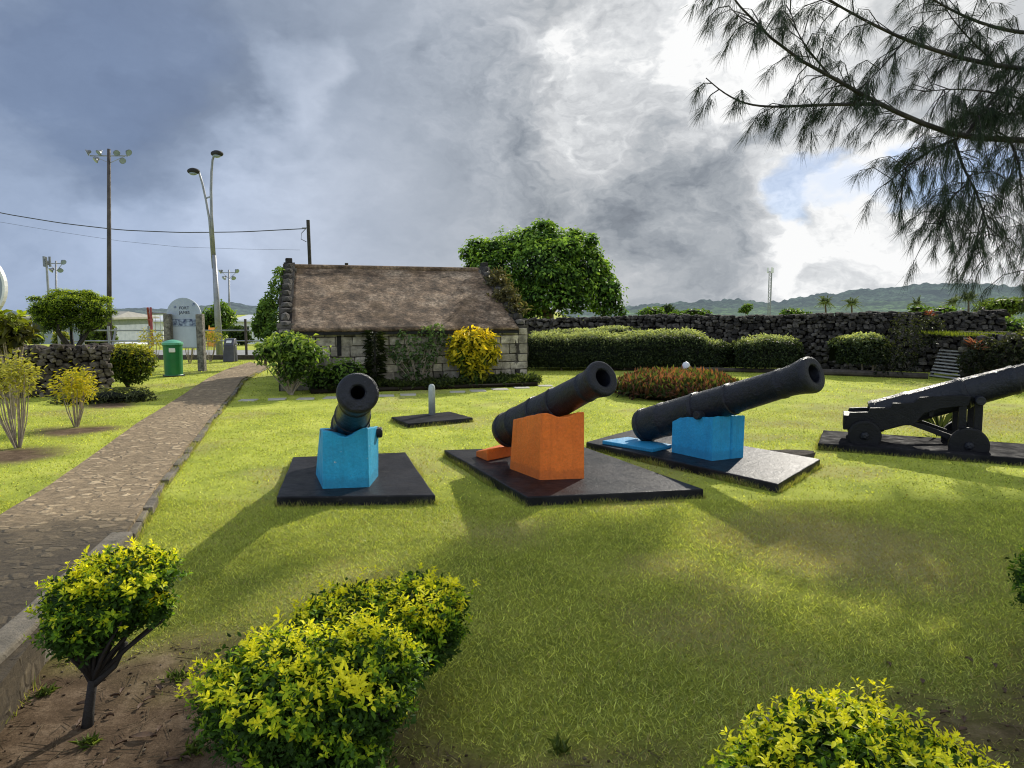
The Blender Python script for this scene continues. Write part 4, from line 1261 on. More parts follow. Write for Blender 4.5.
# ------------------------------------------------------------------ rubble walls
def rubble_wall(name, a, b, ztop, thick, label, seed, colr, st=.2, cat='wall', jag=.08, front=True):
    a, b = Vector((*a, 0)), Vector((*b, 0)); d = b - a; L = d.length; d.normalize(); n = Vector((d.y, -d.x, 0))
    rn = random.Random(seed); m = M()
    K_ = 40; pts = []
    hs = [ztop(L * k / K_) + (float(fbm(k * .45, seed, 7)) - .5) * jag * 2 for k in range(K_ + 1)]
    vv = []; ff = []
    for k in range(K_ + 1):
        p = a + d * (L * k / K_)
        for (o_, z_) in ((-.04, -.1), (-.06, hs[k] - .05), (-thick + .05, hs[k] - .05), (-thick, -.1)):
            q = p + n * o_; vv.append((q.x, q.y, z_))
    for k in range(K_):
        for j in range(3):
            ff.append((k * 4 + j, k * 4 + j + 1, (k + 1) * 4 + j + 1, (k + 1) * 4 + j))
    ff += [(3, 2, 1, 0), tuple(K_ * 4 + j for j in range(4))]
    m.add(vv, ff, color=tuple(x * .35 for x in colr[0]))
    z = .04
    while z < max(hs) + .05:
        s_ = rn.uniform(0, st)
        h = st * rn.uniform(.6, 1.0)
        while s_ < L:
            w = st * rn.uniform(.6, 1.7)
            hz_ = float(np.interp(s_, [L * k / K_ for k in range(K_ + 1)], hs))
            zc = z + rn.uniform(-.3, .3) * h
            if zc < hz_ + .02:
                t = rn.random() ** 1.4
                cc = tuple(x + (y - x) * t for x, y in zip(*colr))
                p = a + d * s_ + n * rn.uniform(-.06, .03)
                v_, f_ = rock((0, 0, 0), (w * .56, .11 * rn.uniform(.7, 1.3), h * .62), rn.randint(0, 10 ** 6))
                ra = rn.uniform(-.35, .35); ca, sa_ = math.cos(ra), math.sin(ra)
                vv = []
                for q in v_:
                    lx, lz = q[0] * ca - q[2] * sa_, q[0] * sa_ + q[2] * ca
                    w3_ = p + d * lx - n * q[1] * -1
                    vv.append((w3_.x, w3_.y, max(zc + lz, -.05)))
                m.add(vv, f_, color=cc)
            s_ += w * .95
        z += h * .82
    # cap stones on top
    s_ = 0
    while s_ < L:
        w = st * rn.uniform(.7, 1.6)
        hz_ = float(np.interp(s_, [L * k / K_ for k in range(K_ + 1)], hs))
        for row in range(2):
            p = a + d * (s_ + rn.uniform(-.05, .05)) - n * (thick * (.25 + .45 * row))
            m.add(*rock((p.x, p.y, hz_ - .02 + rn.uniform(-.03, .05)), (w * .5, thick * .3, rn.uniform(.03, .065)), rn.randint(0, 10 ** 6)), color=cs_(rn.uniform(.9, 1.7), colr[0]))
        s_ += w * .9
    return tag(m.build(name, MT['rubble'], origin=a), label, cat)
DARKST = ((.035, .031, .027), (.18, .16, .135))
wa = at(470, 350, 26.0); wb = at(1003, 350, 19.6)
zt0 = at(540, 320.5, 25.2).z; zt1 = at(1003, 313, 19.6).z
rubble_wall('stone_wall', (wa.x, 26.0), (wb.x, 19.6), lambda s: zt0 + (zt1 - zt0) * (s / 15), .6, 'long dark rubble stone wall across the back of the garden', 71, DARKST, .14, jag=.05)
a_ = at(963, 350, 17.2); b_ = at(1150, 350, 15.5)
zt = at(990, 336, 17).z
rubble_wall('stone_wall', (a_.x, 17.2), (b_.x, 15.5), lambda s: zt, 2.2, 'lower dark stone wall with a grassy top at the right edge', 72, DARKST, .17, jag=.04)
# grass on top of that lower wall
rng = np.random.default_rng(77); k = 5000
t_ = rng.random(k); dp = rng.uniform(.1, 2.4, k)
P = np.stack([a_.x + (b_.x - a_.x) * t_ + .3 * dp * .35, 17.2 + (15.5 - 17.2) * t_ + dp, np.full(k, zt - .03)], 1)
mg = M().addnp(*leaves(P, rdir(k, rng), rdir(k, rng) * .5 + np.array([0, 0, 1.]), rng.uniform(.05, .13, k), .12, mixc((.12, .17, .02), (.28, .33, .05), rng.random(k))))
tag(mg.build('wall_grass', MT['grass'], origin=(a_.x, 17.2, 0)), 'bright grass on top of the lower wall at the right edge', 'grass', kind='stuff')
# creeper tangle on the dark wall by the steps
tg = []
for (u, v, Yv, r) in ((903, 345, 18.9, .5), (888, 360, 18.6, .45), (906, 362, 18.6, .3), (930, 330, 19.6, .34), (925, 330, 19, .5), (905, 325, 19.2, .35)):
    p = at(u, v, Yv); tg.append(((p.x, p.y, p.z), (r, .3, r * .9)))
tag(foliage(tg, 1300, .1, ((.01, .014, .008), (.028, .036, .018), (.07, .08, .04)), 73, core=0, aspect=.3).build('creeper', MT['leaf'], origin=(tg[0][0][0], tg[0][0][1], 0)), 'dark tangled creeper on the back wall beside the wooden steps', 'creeper')
tg = []
for (u, v, Yv, r) in ((985, 352, 16.7, .35), (1005, 356, 16.4, .4), (972, 362, 16.8, .3), (1020, 345, 16.3, .35)):
    p = at(u, v, Yv); tg.append(((p.x, p.y, p.z), (r, .25, r * .9)))
tag(foliage(tg, 1400, .1, ((.01, .014, .008), (.028, .036, .018), (.08, .09, .05)), 74, core=0, aspect=.3).build('creeper', MT['leaf'], origin=(tg[0][0][0], tg[0][0][1], 0)), 'dark creeper on the lower wall right of the wooden steps', 'creeper')
p = at(1012, 326, 20.2)
tag(foliage([((p.x, p.y, p.z - .1), (.45, .4, .35)), ((p.x - .4, p.y, p.z), (.3, .3, .3))], 700, .1, GREEN, 75, core=.6).build('bush', MT['leaf'], origin=(p.x, p.y, 0)), 'green bush on the broken right end of the back wall', 'bush')

# left rubble wall of lava stone
LST = ((.07, .06, .05), (.27, .235, .19))
rubble_wall('stone_wall', (-12.9, 12.6), (-8.45, 15.1), lambda s: .98, .5, 'rough dark lava stone wall left of the path', 76, LST, .12, jag=.05)

# wooden ladder steps leaning on the wall
q0 = g(930.5, 377); q1 = g(962, 381); t0, t1 = at(942, 348, q0.y + .75), at(966, 349.5, q1.y + .75)
st = thing('wooden_steps', (q0 + q1) / 2, 'grey slatted wooden steps leaning against the back wall', 'steps')
def lerp4(s_, t_): return q0.lerp(q1, s_).lerp(t0.lerp(t1, s_), t_)
for k in range(9):
    t_ = .06 + k * .108
    a_2, b_2 = lerp4(0, t_), lerp4(1, t_)
    M().add(*beam(a_2, b_2, .125, .03)).build('tread', MT['wood'], st, bevel=.004)
for s_ in (0, 1):
    M().add(*beam(lerp4(s_, 0) - Z * .03, lerp4(s_, 1.0) - Z * .03, .05, .1)).build('stringer', MT['darkwood'], st, bevel=.004)
# log edging at the wall's foot
la, lb = g(808, 374.5), g(928, 379)
m = M().add(*tube([la + Z * .07, la.lerp(lb, .3) + Z * .09, la.lerp(lb, .6) + Z * .08, lb + Z * .07], [.08, .09, .085, .075], 10))
tag(m.build('log', MT['darkwood'], origin=la), 'dark log lying along the foot of the back wall', 'log')
la, lb = g(596, 369.5), g(790, 373)
m = M().add(*tube([la + Z * .05, la.lerp(lb, .5) + Z * .06, lb + Z * .05], [.06, .065, .06], 8))
tag(m.build('log', MT['darkwood'], origin=la), 'thin dark log edging under the hedge and clipped shrub', 'log')

def rosette(p, n, ln, asp, c0, c1, seed, name, label, cat, upw=.5, mat='leaf'):
    rng = np.random.default_rng(seed); a = rng.uniform(0, 2 * PI, n); e = rng.uniform(.15, 1.3, n)
    T = np.stack([np.cos(a) * np.cos(e), np.sin(a) * np.cos(e), np.sin(e) * (upw * 2)], 1)
    Nn = np.stack([-np.cos(a) * np.sin(e), -np.sin(a) * np.sin(e), np.cos(e)], 1)
    P = np.array([p]) + T * .02
    m = M().addnp(*leaves(P, Nn, T, ln * rng.uniform(.7, 1.15, n), asp, mixc(c0, c1, rng.random(n)), 1, fold=.05, droop=.15))
    return tag(m.build(name, MT[mat], origin=p), label, cat)
rosette(at(975, 350, 16.95), 42, .34, .13, (.2, .06, .05), (.5, .22, .19), 1, 'bromeliad', 'pinkish red bromeliad at the top right of the wooden steps', 'bromeliad', .5)
rosette(at(930, 316, 20.0), 26, .2, .14, (.25, .06, .04), (.42, .14, .09), 2, 'bromeliad', 'small red bromeliad on top of the back wall', 'bromeliad', .5)
p = g(957, 427); p.z = .0
p2 = P4((sf + sr) / 2 + .42, .0, 1.35)
rosette((p2.x, p2.y, .02), 30, .5, .1, (.02, .03, .015), (.05, .07, .03), 3, 'agave', 'dark spiky plant behind the gun carriage', 'plant', .5)

# round bed of bronze plants
bc = Vector((3.4, 14.75, 0)); rng = np.random.default_rng(15); k = 9000
rr_ = np.sqrt(rng.random(k)) * 1.3; a = rng.uniform(0, 2 * PI, k)
prof_ = .43 * (1 - (rr_ / 1.45) ** 4)
zz_ = prof_ * rng.uniform(.15, 1, k) ** .6 * (.8 + .4 * fbm(np.cos(a) * rr_ * 4, np.sin(a) * rr_ * 4, 5))
P = np.stack([bc.x + np.cos(a) * rr_, bc.y + np.sin(a) * rr_, zz_], 1)
tt = zz_ / .45
Cc = np.where((rng.random(k) < .5)[:, None], mixc((.02, .03, .012), (.12, .15, .035), tt), mixc((.035, .02, .014), (.3, .125, .07), tt))
T_ = np.stack([np.cos(a) * .5, np.sin(a) * .5, np.full(k, .9)], 1) + rdir(k, rng) * .5
m = M().addnp(*leaves(P, rdir(k, rng) + np.stack([np.cos(a), np.sin(a), a * 0 + .4], 1), T_, rng.uniform(.09, .19, k), .3, Cc))
m.add(*ell((bc.x, bc.y, .05), (1.15, 1.15, .3), 3), color=(.018, .01, .008))
tag(m.build('flower_bed', MT['leaf'], origin=bc), 'round bed of bronze red plants on the lawn before the hedge', 'flower bed')
CLEAR.append([(bc.x + 1.25 * math.cos(k * PI / 8), bc.y + 1.25 * math.sin(k * PI / 8)) for k in range(16)])
p = at(685.5, 388, 15.3)
m = M().add(*lathe((p.x, 15.3, 0), Z, [(0, .085), (.5, .085), (.58, .085), (.63, .06), (.66, .002)], 18))
tag(m.build('post', MT['whitepaint'], origin=(p.x, 15.3, 0), smooth=True), 'white round-topped marker post in the middle of the bronze flower bed', 'post')

# ------------------------------------------------------------------ foreground golden shrubs
def golden(base, lobes, ntip, label, seed, lean=None, k=8, sz=.0225, green=False, crook=False):
    ntip = int(ntip * 1.5)
    """clipped golden shrub: rosettes of leaves at the shoot tips, yellow above, green below"""
    rng = np.random.default_rng(seed)
    P, N, rr = lobes_points(lobes, ntip, rng, .66, .16, .74)
    n = len(P)
    ext = np.where(rng.random(n) < .14, rng.uniform(.01, .055, n), 0)[:, None]      # longer new shoots
    P = P + nrm(N + np.array([0, 0, .6])) * ext
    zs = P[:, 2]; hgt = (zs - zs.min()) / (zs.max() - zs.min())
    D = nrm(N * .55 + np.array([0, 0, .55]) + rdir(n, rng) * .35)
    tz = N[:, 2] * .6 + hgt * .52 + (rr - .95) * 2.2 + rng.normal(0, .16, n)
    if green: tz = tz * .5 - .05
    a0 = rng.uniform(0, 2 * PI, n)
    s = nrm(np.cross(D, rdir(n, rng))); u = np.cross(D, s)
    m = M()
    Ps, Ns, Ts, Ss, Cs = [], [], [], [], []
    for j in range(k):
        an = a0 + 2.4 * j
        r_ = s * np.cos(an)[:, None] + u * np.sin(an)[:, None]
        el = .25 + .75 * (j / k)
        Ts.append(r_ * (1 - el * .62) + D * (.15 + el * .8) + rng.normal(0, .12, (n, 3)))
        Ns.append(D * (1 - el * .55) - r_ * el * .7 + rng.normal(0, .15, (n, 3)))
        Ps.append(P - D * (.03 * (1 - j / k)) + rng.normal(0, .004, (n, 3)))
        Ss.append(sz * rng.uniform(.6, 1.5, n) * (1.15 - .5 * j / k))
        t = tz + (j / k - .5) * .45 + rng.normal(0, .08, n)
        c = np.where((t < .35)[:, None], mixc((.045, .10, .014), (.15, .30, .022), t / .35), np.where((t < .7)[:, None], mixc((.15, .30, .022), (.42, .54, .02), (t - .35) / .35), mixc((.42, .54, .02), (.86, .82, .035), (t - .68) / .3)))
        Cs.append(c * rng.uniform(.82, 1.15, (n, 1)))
    m.addnp(*leaves(np.concatenate(Ps), np.concatenate(Ns), np.concatenate(Ts), np.concatenate(Ss), .46, np.concatenate(Cs), 1, fold=.1, droop=.12))
    # inner, shaded leaves
    q = ntip * 3
    P2, N2, _ = lobes_points(lobes, q, rng, .4, .1, .0)
    m.addnp(*leaves(P2, rdir(len(P2), rng) + N2 * .5, rdir(len(P2), rng), sz * 1.15 * rng.uniform(.7, 1.3, len(P2)), .5, mixc((.014, .034, .007), (.05, .11, .016), rng.random(len(P2))), 1))
    t = thing('golden_shrub', base, label, 'shrub', 'clipped golden shrubs in the foreground')
    m.build('foliage', MT['leaf'], t)
    base = Vector(base); rn = random.Random(seed); st_ = M()
    fork = base + Vector(lean or (0, 0, .22))
    st_.add(*tube([base - Z * .03, base.lerp(fork, .35) + Vector((rn.uniform(-.01, .01), 0, 0)), base.lerp(fork, .7), fork], [.026, .021, .019, .019], 9))
    if crook:
        f2 = fork + Vector((.13, .03, .15))
        st_.add(*tube([fork - Z * .02, fork.lerp(f2, .5) + Vector((.02, 0, -.02)), f2], [.017, .014, .012], 8))
        f3 = fork + Vector((-.07, 0, .16))
        st_.add(*tube([fork - Z * .02, fork.lerp(f3, .5) + Vector((-.015, 0, 0)), f3], [.015, .012, .01], 8))
    for j in range(30):
        l = rn.choice(lobes)
        e = Vector(l[0]) + Vector([rn.uniform(-.75, .75) * x for x in l[1]])
        mid_ = fork.lerp(e, .5) + Vector([rn.uniform(-.03, .03) for _ in range(3)])
        st_.add(*tube([fork, mid_, e], [.011, .007, .003], 6))
    st_.build('stem', MT['darkbark'], t, smooth=True)  # near-black bark colour stands in for backlit shade on the stems
    return t
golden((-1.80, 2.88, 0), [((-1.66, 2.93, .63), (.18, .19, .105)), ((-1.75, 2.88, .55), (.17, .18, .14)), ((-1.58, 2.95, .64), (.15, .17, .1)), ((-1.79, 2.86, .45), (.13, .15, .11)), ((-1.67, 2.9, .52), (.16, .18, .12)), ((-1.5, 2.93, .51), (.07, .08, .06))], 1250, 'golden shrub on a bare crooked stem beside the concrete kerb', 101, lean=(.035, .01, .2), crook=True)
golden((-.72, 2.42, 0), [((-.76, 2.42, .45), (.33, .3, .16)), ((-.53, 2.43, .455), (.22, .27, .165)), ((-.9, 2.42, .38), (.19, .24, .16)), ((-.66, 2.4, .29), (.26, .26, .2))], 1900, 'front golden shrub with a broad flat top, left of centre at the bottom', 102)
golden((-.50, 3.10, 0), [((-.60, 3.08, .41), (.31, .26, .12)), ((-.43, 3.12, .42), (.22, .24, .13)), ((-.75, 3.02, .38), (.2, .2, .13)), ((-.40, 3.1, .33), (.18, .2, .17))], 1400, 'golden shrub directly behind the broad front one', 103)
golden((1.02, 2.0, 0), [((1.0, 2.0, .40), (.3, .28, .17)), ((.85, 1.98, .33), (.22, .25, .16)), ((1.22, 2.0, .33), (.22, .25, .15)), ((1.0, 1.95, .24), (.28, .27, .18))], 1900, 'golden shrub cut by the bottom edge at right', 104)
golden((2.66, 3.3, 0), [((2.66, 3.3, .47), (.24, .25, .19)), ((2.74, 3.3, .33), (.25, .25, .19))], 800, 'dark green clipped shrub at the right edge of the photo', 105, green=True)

# left garden plants
def caney(base, hgt, spread, n, label, seed, topcol, nl=500, ls=.09, cat='shrub', r=.009, name='croton'):
    rn = random.Random(seed); rng = np.random.default_rng(seed); base = Vector(base)
    t = thing(name, base, label, cat)
    tips = []
    for k in range(n):
        a = rn.uniform(0, 2 * PI); s_ = spread * math.sqrt(rn.random())
        e = base + Vector((math.cos(a) * s_, math.sin(a) * s_, hgt * rn.uniform(.72, 1.0)))
        mid_ = base.lerp(e, .4) + Vector((math.cos(a) * s_ * .25, math.sin(a) * s_ * .25, 0))
        M().add(*tube([base + Vector((math.cos(a), math.sin(a), 0)) * .03, mid_, e], [r, r * .8, r * .5], 6)).build('stem', MT['palebark'], t)
        tips.append(e)
    tp = np.array([tips[i % n] for i in range(nl)])
    P = tp + rng.normal(0, .075, (nl, 3)) * np.array([1, 1, 1.0]) - np.array([0, 0, 1.0]) * (rng.random((nl, 1)) ** 3) * .22
    d = nrm(P - tp + np.array([0, 0, .03]))
    M().addnp(*leaves(P, rdir(nl, rng) * .5 + np.array([0, -.2, .7]), d, ls * rng.uniform(.7, 1.3, nl), .38, mixc(topcol[0], topcol[1], rng.random(nl)), 1)).build('foliage', MT['leaf'], t)
    return t
YT = ((.3, .32, .03), (.75, .62, .04))
p = g(76, 427); caney(p, .80, .24, 13, 'leggy shrub with bare pale stems and yellow tips before the lava wall', 111, YT, 1200, .06)
p = g(18, 448); caney(p, 1.10, .26, 18, 'taller leggy shrub with yellow tips at the left edge', 112, ((.25, .27, .06), (.62, .58, .1)), 1300, .06)
p = g(128, 387); p = Vector((p.x, p.y, 0))
bush('golden_bush', p, [((p.x, p.y, .72), (.52, .45, .26)), ((p.x + .28, p.y, .6), (.36, .36, .3)), ((p.x - .3, p.y, .6), (.34, .34, .28)), ((p.x + .1, p.y, .38), (.42, .36, .3))], 3200, .075, ((.02, .04, .01), (.1, .15, .015), (.42, .38, .025)), 'round bush with yellow tips at the path side of the lava wall', 'bush', 113, core=.65)
c = g(110, 402)
bush('low_plant', c, [((c.x, c.y, .1), (.62, .3, .16)), ((c.x - .5, c.y - .2, .06), (.5, .25, .12)), ((c.x + .4, c.y + .2, .1), (.35, .25, .15))], 1700, .08, ((.035, .045, .025), (.09, .11, .05), (.2, .22, .12)), 'low sprawling grey green plant at the foot of the lava wall', 'plant', 114, core=.6, aspect=.2)
p = at(8, 352, 11.5); p.z = 0
bush('croton', p, [((p.x, p.y, 1.5), (.3, .28, .2)), ((p.x + .14, p.y, 1.42), (.24, .24, .18)), ((p.x - .25, p.y, 1.35), (.3, .28, .22))], 420, .17, ((.02, .025, .012), (.10, .10, .02), (.34, .42, .03)), 'large-leaved croton with lime and red leaves at the left edge', 'bush', 115, core=.45, aspect=.42, detail=1, bark='palebark', nst=14, up=.2)
for i, (u, v, Yb, lab) in enumerate(((152, 352, 22.5, 'yellow-topped shrub left of the green bin by the fence'), (189, 350, 23.5, 'bare-stemmed shrub behind the notice board'), (210, 351, 24.5, 'yellow-topped shrub between notice board and dark bin'))):
    p = at(u, v, Yb); p.z = 0
    caney(p, 1.05, .3, 12, lab, 120 + i, ((.2, .22, .03), (.55, .48, .05)) if i != 1 else ((.08, .07, .04), (.14, .11, .07)), 260 if i != 1 else 120, .1)

# ------------------------------------------------------------------ bins, notice board, poles, fence
def drum(base):
    b = Vector(base)
    t = thing('litter_bin', b, 'green round litter bin with a pale domed lid on the grass', 'bin')
    M().add(*lathe(b, Z, [(0, .25), (.02, .25), (.05, .225), (.8, .24), (.81, .25), (.84, .25)], 28)).build('body', MT['greenbin'], t, smooth=False)
    M().add(*lathe(b + Z * .84, Z, [(0, .262), (.05, .262), (.055, .25), (.1, .16), (.125, .05), (.13, .002)], 28)).build('lid', MT['palegreen'], t)
    M().add(*frame(b + Vector((.09, -.235, .70)), Vector((.94, .34, 0)), Vector((-.34, .94, 0)), Z, .075, .012, .055)).build('opening_flap', MT['whitepaint'], t, bevel=.004)
    M().add(*lathe(b, Z, [(0, .27), (.03, .27)], 28)).build('base_ring', MT['dark'], t)
drum(g(174, 376))
b = g(231, 361.5)
t = thing('litter_bin', b, 'dark grey square litter bin with a sloping hood by the fence', 'bin')
m = M().add(*prism([(b.x - .2, b.y - .2), (b.x + .19, b.y - .2), (b.x + .17, b.y + .2), (b.x - .23, b.y + .2)], 0, .56, [(b.x - .17, b.y - .17), (b.x + .17, b.y - .17), (b.x + .15, b.y + .18), (b.x - .2, b.y + .18)]))
m.build('body', MT['darkbin'], t, bevel=.02)
v = [(b.x - .18, b.y - .18, .56), (b.x + .18, b.y - .18, .56), (b.x + .16, b.y + .19, .56), (b.x - .21, b.y + .19, .56), (b.x - .17, b.y - .03, .77), (b.x + .15, b.y - .03, .77), (b.x + .15, b.y + .17, .79), (b.x - .2, b.y + .17, .79)]
M().add(v, [(3, 2, 1, 0), (4, 5, 6, 7), (0, 1, 5, 4), (1, 2, 6, 5), (2, 3, 7, 6), (3, 0, 4, 7)]).build('hood', MT['darkbin'], t, bevel=.02)
M().add(*frame((b.x, b.y - .115, .675), X, Vector((0, .58, .81)), Vector((0, -.81, .58)), .09, .05, .008)).build('opening', MT['whitepaint'], t)

SY = 20.8
def sp(u, v, y=SY): return at(u, v, y)
nb = thing('notice_board', sp(185, 372), 'round-topped pale blue notice board between two stone posts', 'notice board')
x0, x1 = sp(167.2, 330).x, sp(201.5, 330).x; zb_, zsp = sp(184, 348).z, sp(184, 315).z
rad = (x1 - x0) / 2; cx = (x0 + x1) / 2
poly = [(x0 + .1, zb_), (x1 - .1, zb_), (x1 - .1, zsp - .12), (x1, zsp)] + [(cx + rad * math.cos(a), zsp + rad * math.sin(a)) for a in [PI * k / 24 for k in range(1, 24)]] + [(x0, zsp), (x0 + .1, zsp - .12)]
n = len(poly)
v = [(p[0], SY, p[1]) for p in poly] + [(p[0], SY + .05, p[1]) for p in poly]
M().add(v, [tuple(range(n)), tuple(range(2 * n - 1, n - 1, -1))] + [(i, n + i, n + (i + 1) % n, (i + 1) % n) for i in range(n)]).build('board', MT['board'], nb, bevel=.006)
a_, b_ = sp(172.5, 326), sp(198.5, 319)
M().add(*abox(a_.x, b_.x, SY - .012, SY - .003, a_.z, b_.z)).build('picture_panel', MT['picture'], nb)
a_, b_ = sp(173.5, 347), sp(198, 327)
M().add(*abox(a_.x, b_.x, SY - .014, SY - .003, a_.z, b_.z)).build('text_panel', MT['panel'], nb)
for (u0, u1, vb) in ((165.4, 172.0, 374), (197.6, 204.2, 370.5)):
    a_, b_ = sp(u0, 330, SY - .1), sp(u1, 330, SY - .1); zt_ = sp(184, 314, SY - .1).z
    M().add(*abox(a_.x, b_.x, SY - .22, SY - .02 - .001, -.03, zt_)).build('post', MT['stonepost'], nb, bevel=.02)
def lettering(txt, u, v, size, y, parent, mat='ink'):
    cu = bpy.data.curves.new('lettering', 'FONT'); cu.body = txt; cu.size = size; cu.align_x = 'CENTER'; cu.align_y = 'CENTER'; cu.extrude = .002
    o = bpy.data.objects.new('lettering', cu); o.rotation_euler = (PI / 2, 0, 0)
    p = at(u, v, y); o.parent = parent; o.location = p - wloc(parent)
    dg = bpy.context.evaluated_depsgraph_get(); col.objects.link(o); bpy.context.view_layer.update()
    me = bpy.data.meshes.new_from_object(o.evaluated_get(bpy.context.evaluated_depsgraph_get()))
    q = bpy.data.objects.new('lettering', me); q.parent = parent; q.location = o.location; q.rotation_euler = o.rotation_euler
    bpy.data.objects.remove(o); me.materials.clear(); me.materials.append(MT[mat]); col.objects.link(q); return q
lettering('FORT', 184.0, 308.0, .115, SY - .006, nb)
lettering('JAMES', 184.3, 312.6, .115, SY - .006, nb)
for (u, v, du, dv) in ((175, 307, 2.6, 1.3), (193.5, 304.5, 1.4, 1.6)):
    p = sp(u, v); k = SY / F
    M().add(*lathe((p.x, SY - .002, p.z), -Y_, [(0, dv * k), (.006, dv * k)], 14)).build('emblem', MT['picture'], nb)

def floodpole(u0, vb, u1, vt, Yd, r, label, heads, arm, mat='rustpole', sc=1.0, zb=0, group='floodlight poles'):
    top = at(u1, vt, Yd); b = Vector((at(u1, vb, Yd).x, Yd, zb))
    t = thing('floodlight_pole', b, label, 'floodlight', group)
    M().add(*tube([b - Z * .1, top + Z * .12], [r, r * .62], 12)).build('pole', MT[mat], t, smooth=True)
    M().add(*beam(top + Vector((-arm, 0, -.15)), top + Vector((arm, 0, -.15)), .07 * sc, .07 * sc)).build('cross_arm', MT['galv'], t)
    for s_ in (-1, 1):
        M().add(*beam(top + Vector((s_ * arm * .8, 0, -.17)), top + Vector((0, 0, -.75 * sc)), .04 * sc, .04 * sc)).build('brace', MT['galv'], t)
    for (hx, hz_) in heads:
        o = top + Vector((hx * arm, -.05, hz_ * sc))
        d = Vector((hx * .9, -.5, -.55)).normalized()
        L_ = M().add(*lathe(o - d * .14 * sc, d, [(0, .07 * sc), (.05 * sc, .1 * sc), (.13 * sc, .12 * sc), (.28 * sc, .22 * sc), (.31 * sc, .22 * sc)], 18)).build('lamp', MT['lamp'], t)
        M().add(*lathe(o + d * .172 * sc, d, [(0, .2 * sc), (.01 * sc, .2 * sc)], 18)).build('lens', MT['glass'], L_)
    return t
fp = floodpole(118, 348, 109, 152, 30, .105, 'tall weathered floodlight pole with six lamps at left', [(-1, .0), (-.42, 0), (.42, 0), (1, 0), (-.6, -.5), (.68, -.55)], .78, sc=.58)
# small stay post at its foot
p = at(113.5, 346, 29.6)
M().add(*tube([(p.x - .12, 29.6, 0), (p.x + .1, 29.7, at(113, 328, 29.6).z)], .045, 8)).build('stay_post', MT['galv'], fp)
zb_far = -2.2
floodpole(63, 345, 56, 262, 75, .14, 'distant floodlight pole with four lamps above the umbrella tree', [(-.9, 0), (.9, .05), (-.5, -.6), (.5, -.6)], .8, 'galv', 1.25, zb_far)
floodpole(230, 345, 229, 271, 70, .13, 'distant floodlight pole with four lamps right of the street lamp', [(-.9, 0), (.9, .05), (-.5, -.6), (.5, -.6)], .8, 'galv', 1.0, zb_far)
# antenna pole far left
pt = at(46, 257, 72); b = Vector((pt.x, 72, zb_far))
t = thing('antenna_mast', b, 'thin distant mast with a cluster of small antennas at far left', 'mast')
M().add(*tube([b, pt], [.14, .1], 8)).build('pole', MT['galv'], t)
for k in range(3):
    a = k * 2.1 + .4
    M().add(*frame(pt + Vector((math.cos(a) * .3, math.sin(a) * .3, -.45)), X, Y_, Z, .09, .06, .5)).build('antenna', MT['lamp'], t)
    M().add(*beam(pt + Z * -.45, pt + Vector((math.cos(a) * .3, math.sin(a) * .3, -.45)), .05, .05)).build('bracket', MT['galv'], t)

# double-armed street lamp
LY = 27.4
b = g(220, 356); b.z = 0; LY = b.y
t = thing('street_lamp', b, 'tall grey street lamp with two curved arms at left', 'street lamp')
k0, k1 = at(214, 255, LY), at(210.5, 200, LY)
M().add(*tube([b, b.lerp(k0, .5), k0], [.13, .11, .075], 12)).build('pole', MT['galv'], t, smooth=True)
r1 = [k0, at(211.5, 215, LY), at(211, 190, LY), at(211.5, 172, LY), at(212.5, 160, LY), at(214.5, 154, LY), at(217, 153, LY)]
M().add(*tube(r1, [.065, .055, .05, .045, .04, .04, .04], 10)).build('arm', MT['galv'], t, smooth=True)
r2 = [k0 + Vector((-.05, 0, -.5)), at(209.5, 220, LY), at(206, 200, LY), at(202.5, 184, LY), at(199, 172, LY), at(197, 170.5, LY)]
M().add(*tube(r2, [.05, .045, .04, .04, .035, .035], 10)).build('arm', MT['galv'], t, smooth=True)
M().add(*beam(at(206.5, 198, LY), at(211.3, 196.5, LY), .04, .05)).build('tie_bar', MT['galv'], t)
for (u, v, dx_) in ((217.5, 154, .14), (194, 171.5, -.14)):
    p = at(u, v, LY)
    l_ = M().add(*ell((p.x, p.y - .05, p.z), (.23, .19, .12), 3, noise=.02)).build('lamp_head', MT['rubber'], t, smooth=True)
    M().add(*ell((p.x, p.y - .08, p.z - .075), (.15, .13, .08), 4, noise=.0)).build('lens', MT['glass'], l_, smooth=True)

# utility pole with wire
UY = 42
pt = at(308, 220, UY); b = Vector((pt.x + .1, UY, zb_far * .2))
t = thing('utility_pole', b, 'dark utility pole rising behind the house roof', 'utility pole')
M().add(*tube([b, pt], [.11, .1], 10)).build('pole', MT['darkbark'], t)
tip = at(306, 228.5, UY)
M().add(*tube([tip, tip + Vector((-.25, 0, -.25)), tip + Vector((-.3, 0, -.6)), tip + Vector((0, 0, -.75))], .02, 6)).build('loose_cable', MT['wire'], t)
M().add(*beam(pt + Vector((-.35, 0, -.45)), pt + Vector((.1, 0, -.45)), .06, .06)).build('bracket', MT['galv'], t)
def wire(pts, r, label, grp=None):
    m = M().add(*tube(pts, r, 5)); o = m.build('overhead_wire', MT['wire'], origin=pts[-1])
    tag(o, label, 'wire', grp)
pA = Vector((-46, 42, 15.2))
w1 = []
for k in range(41):
    s_ = k / 40
    u = 306 - 420 * s_
    v = np.interp(u, [-120, 0, 60, 120, 180, 240, 306], [182, 213, 223, 230, 232.5, 232, 228.5])
    w1.append(at(u, float(v), UY))
for k in range(1, 40): w1[k].z = (w1[k - 1].z + w1[k].z + w1[k + 1].z) / 3
wire(w1, .028, 'dark overhead wire sagging across the sky to the utility pole')
w2 = [at(u, v, 46) for u, v in ((-60, 216), (0, 222), (60, 232), (120, 241), (180, 247), (240, 249), (300, 250))]
wire(w2, .008, 'faint thin wire below the main overhead wire at left')
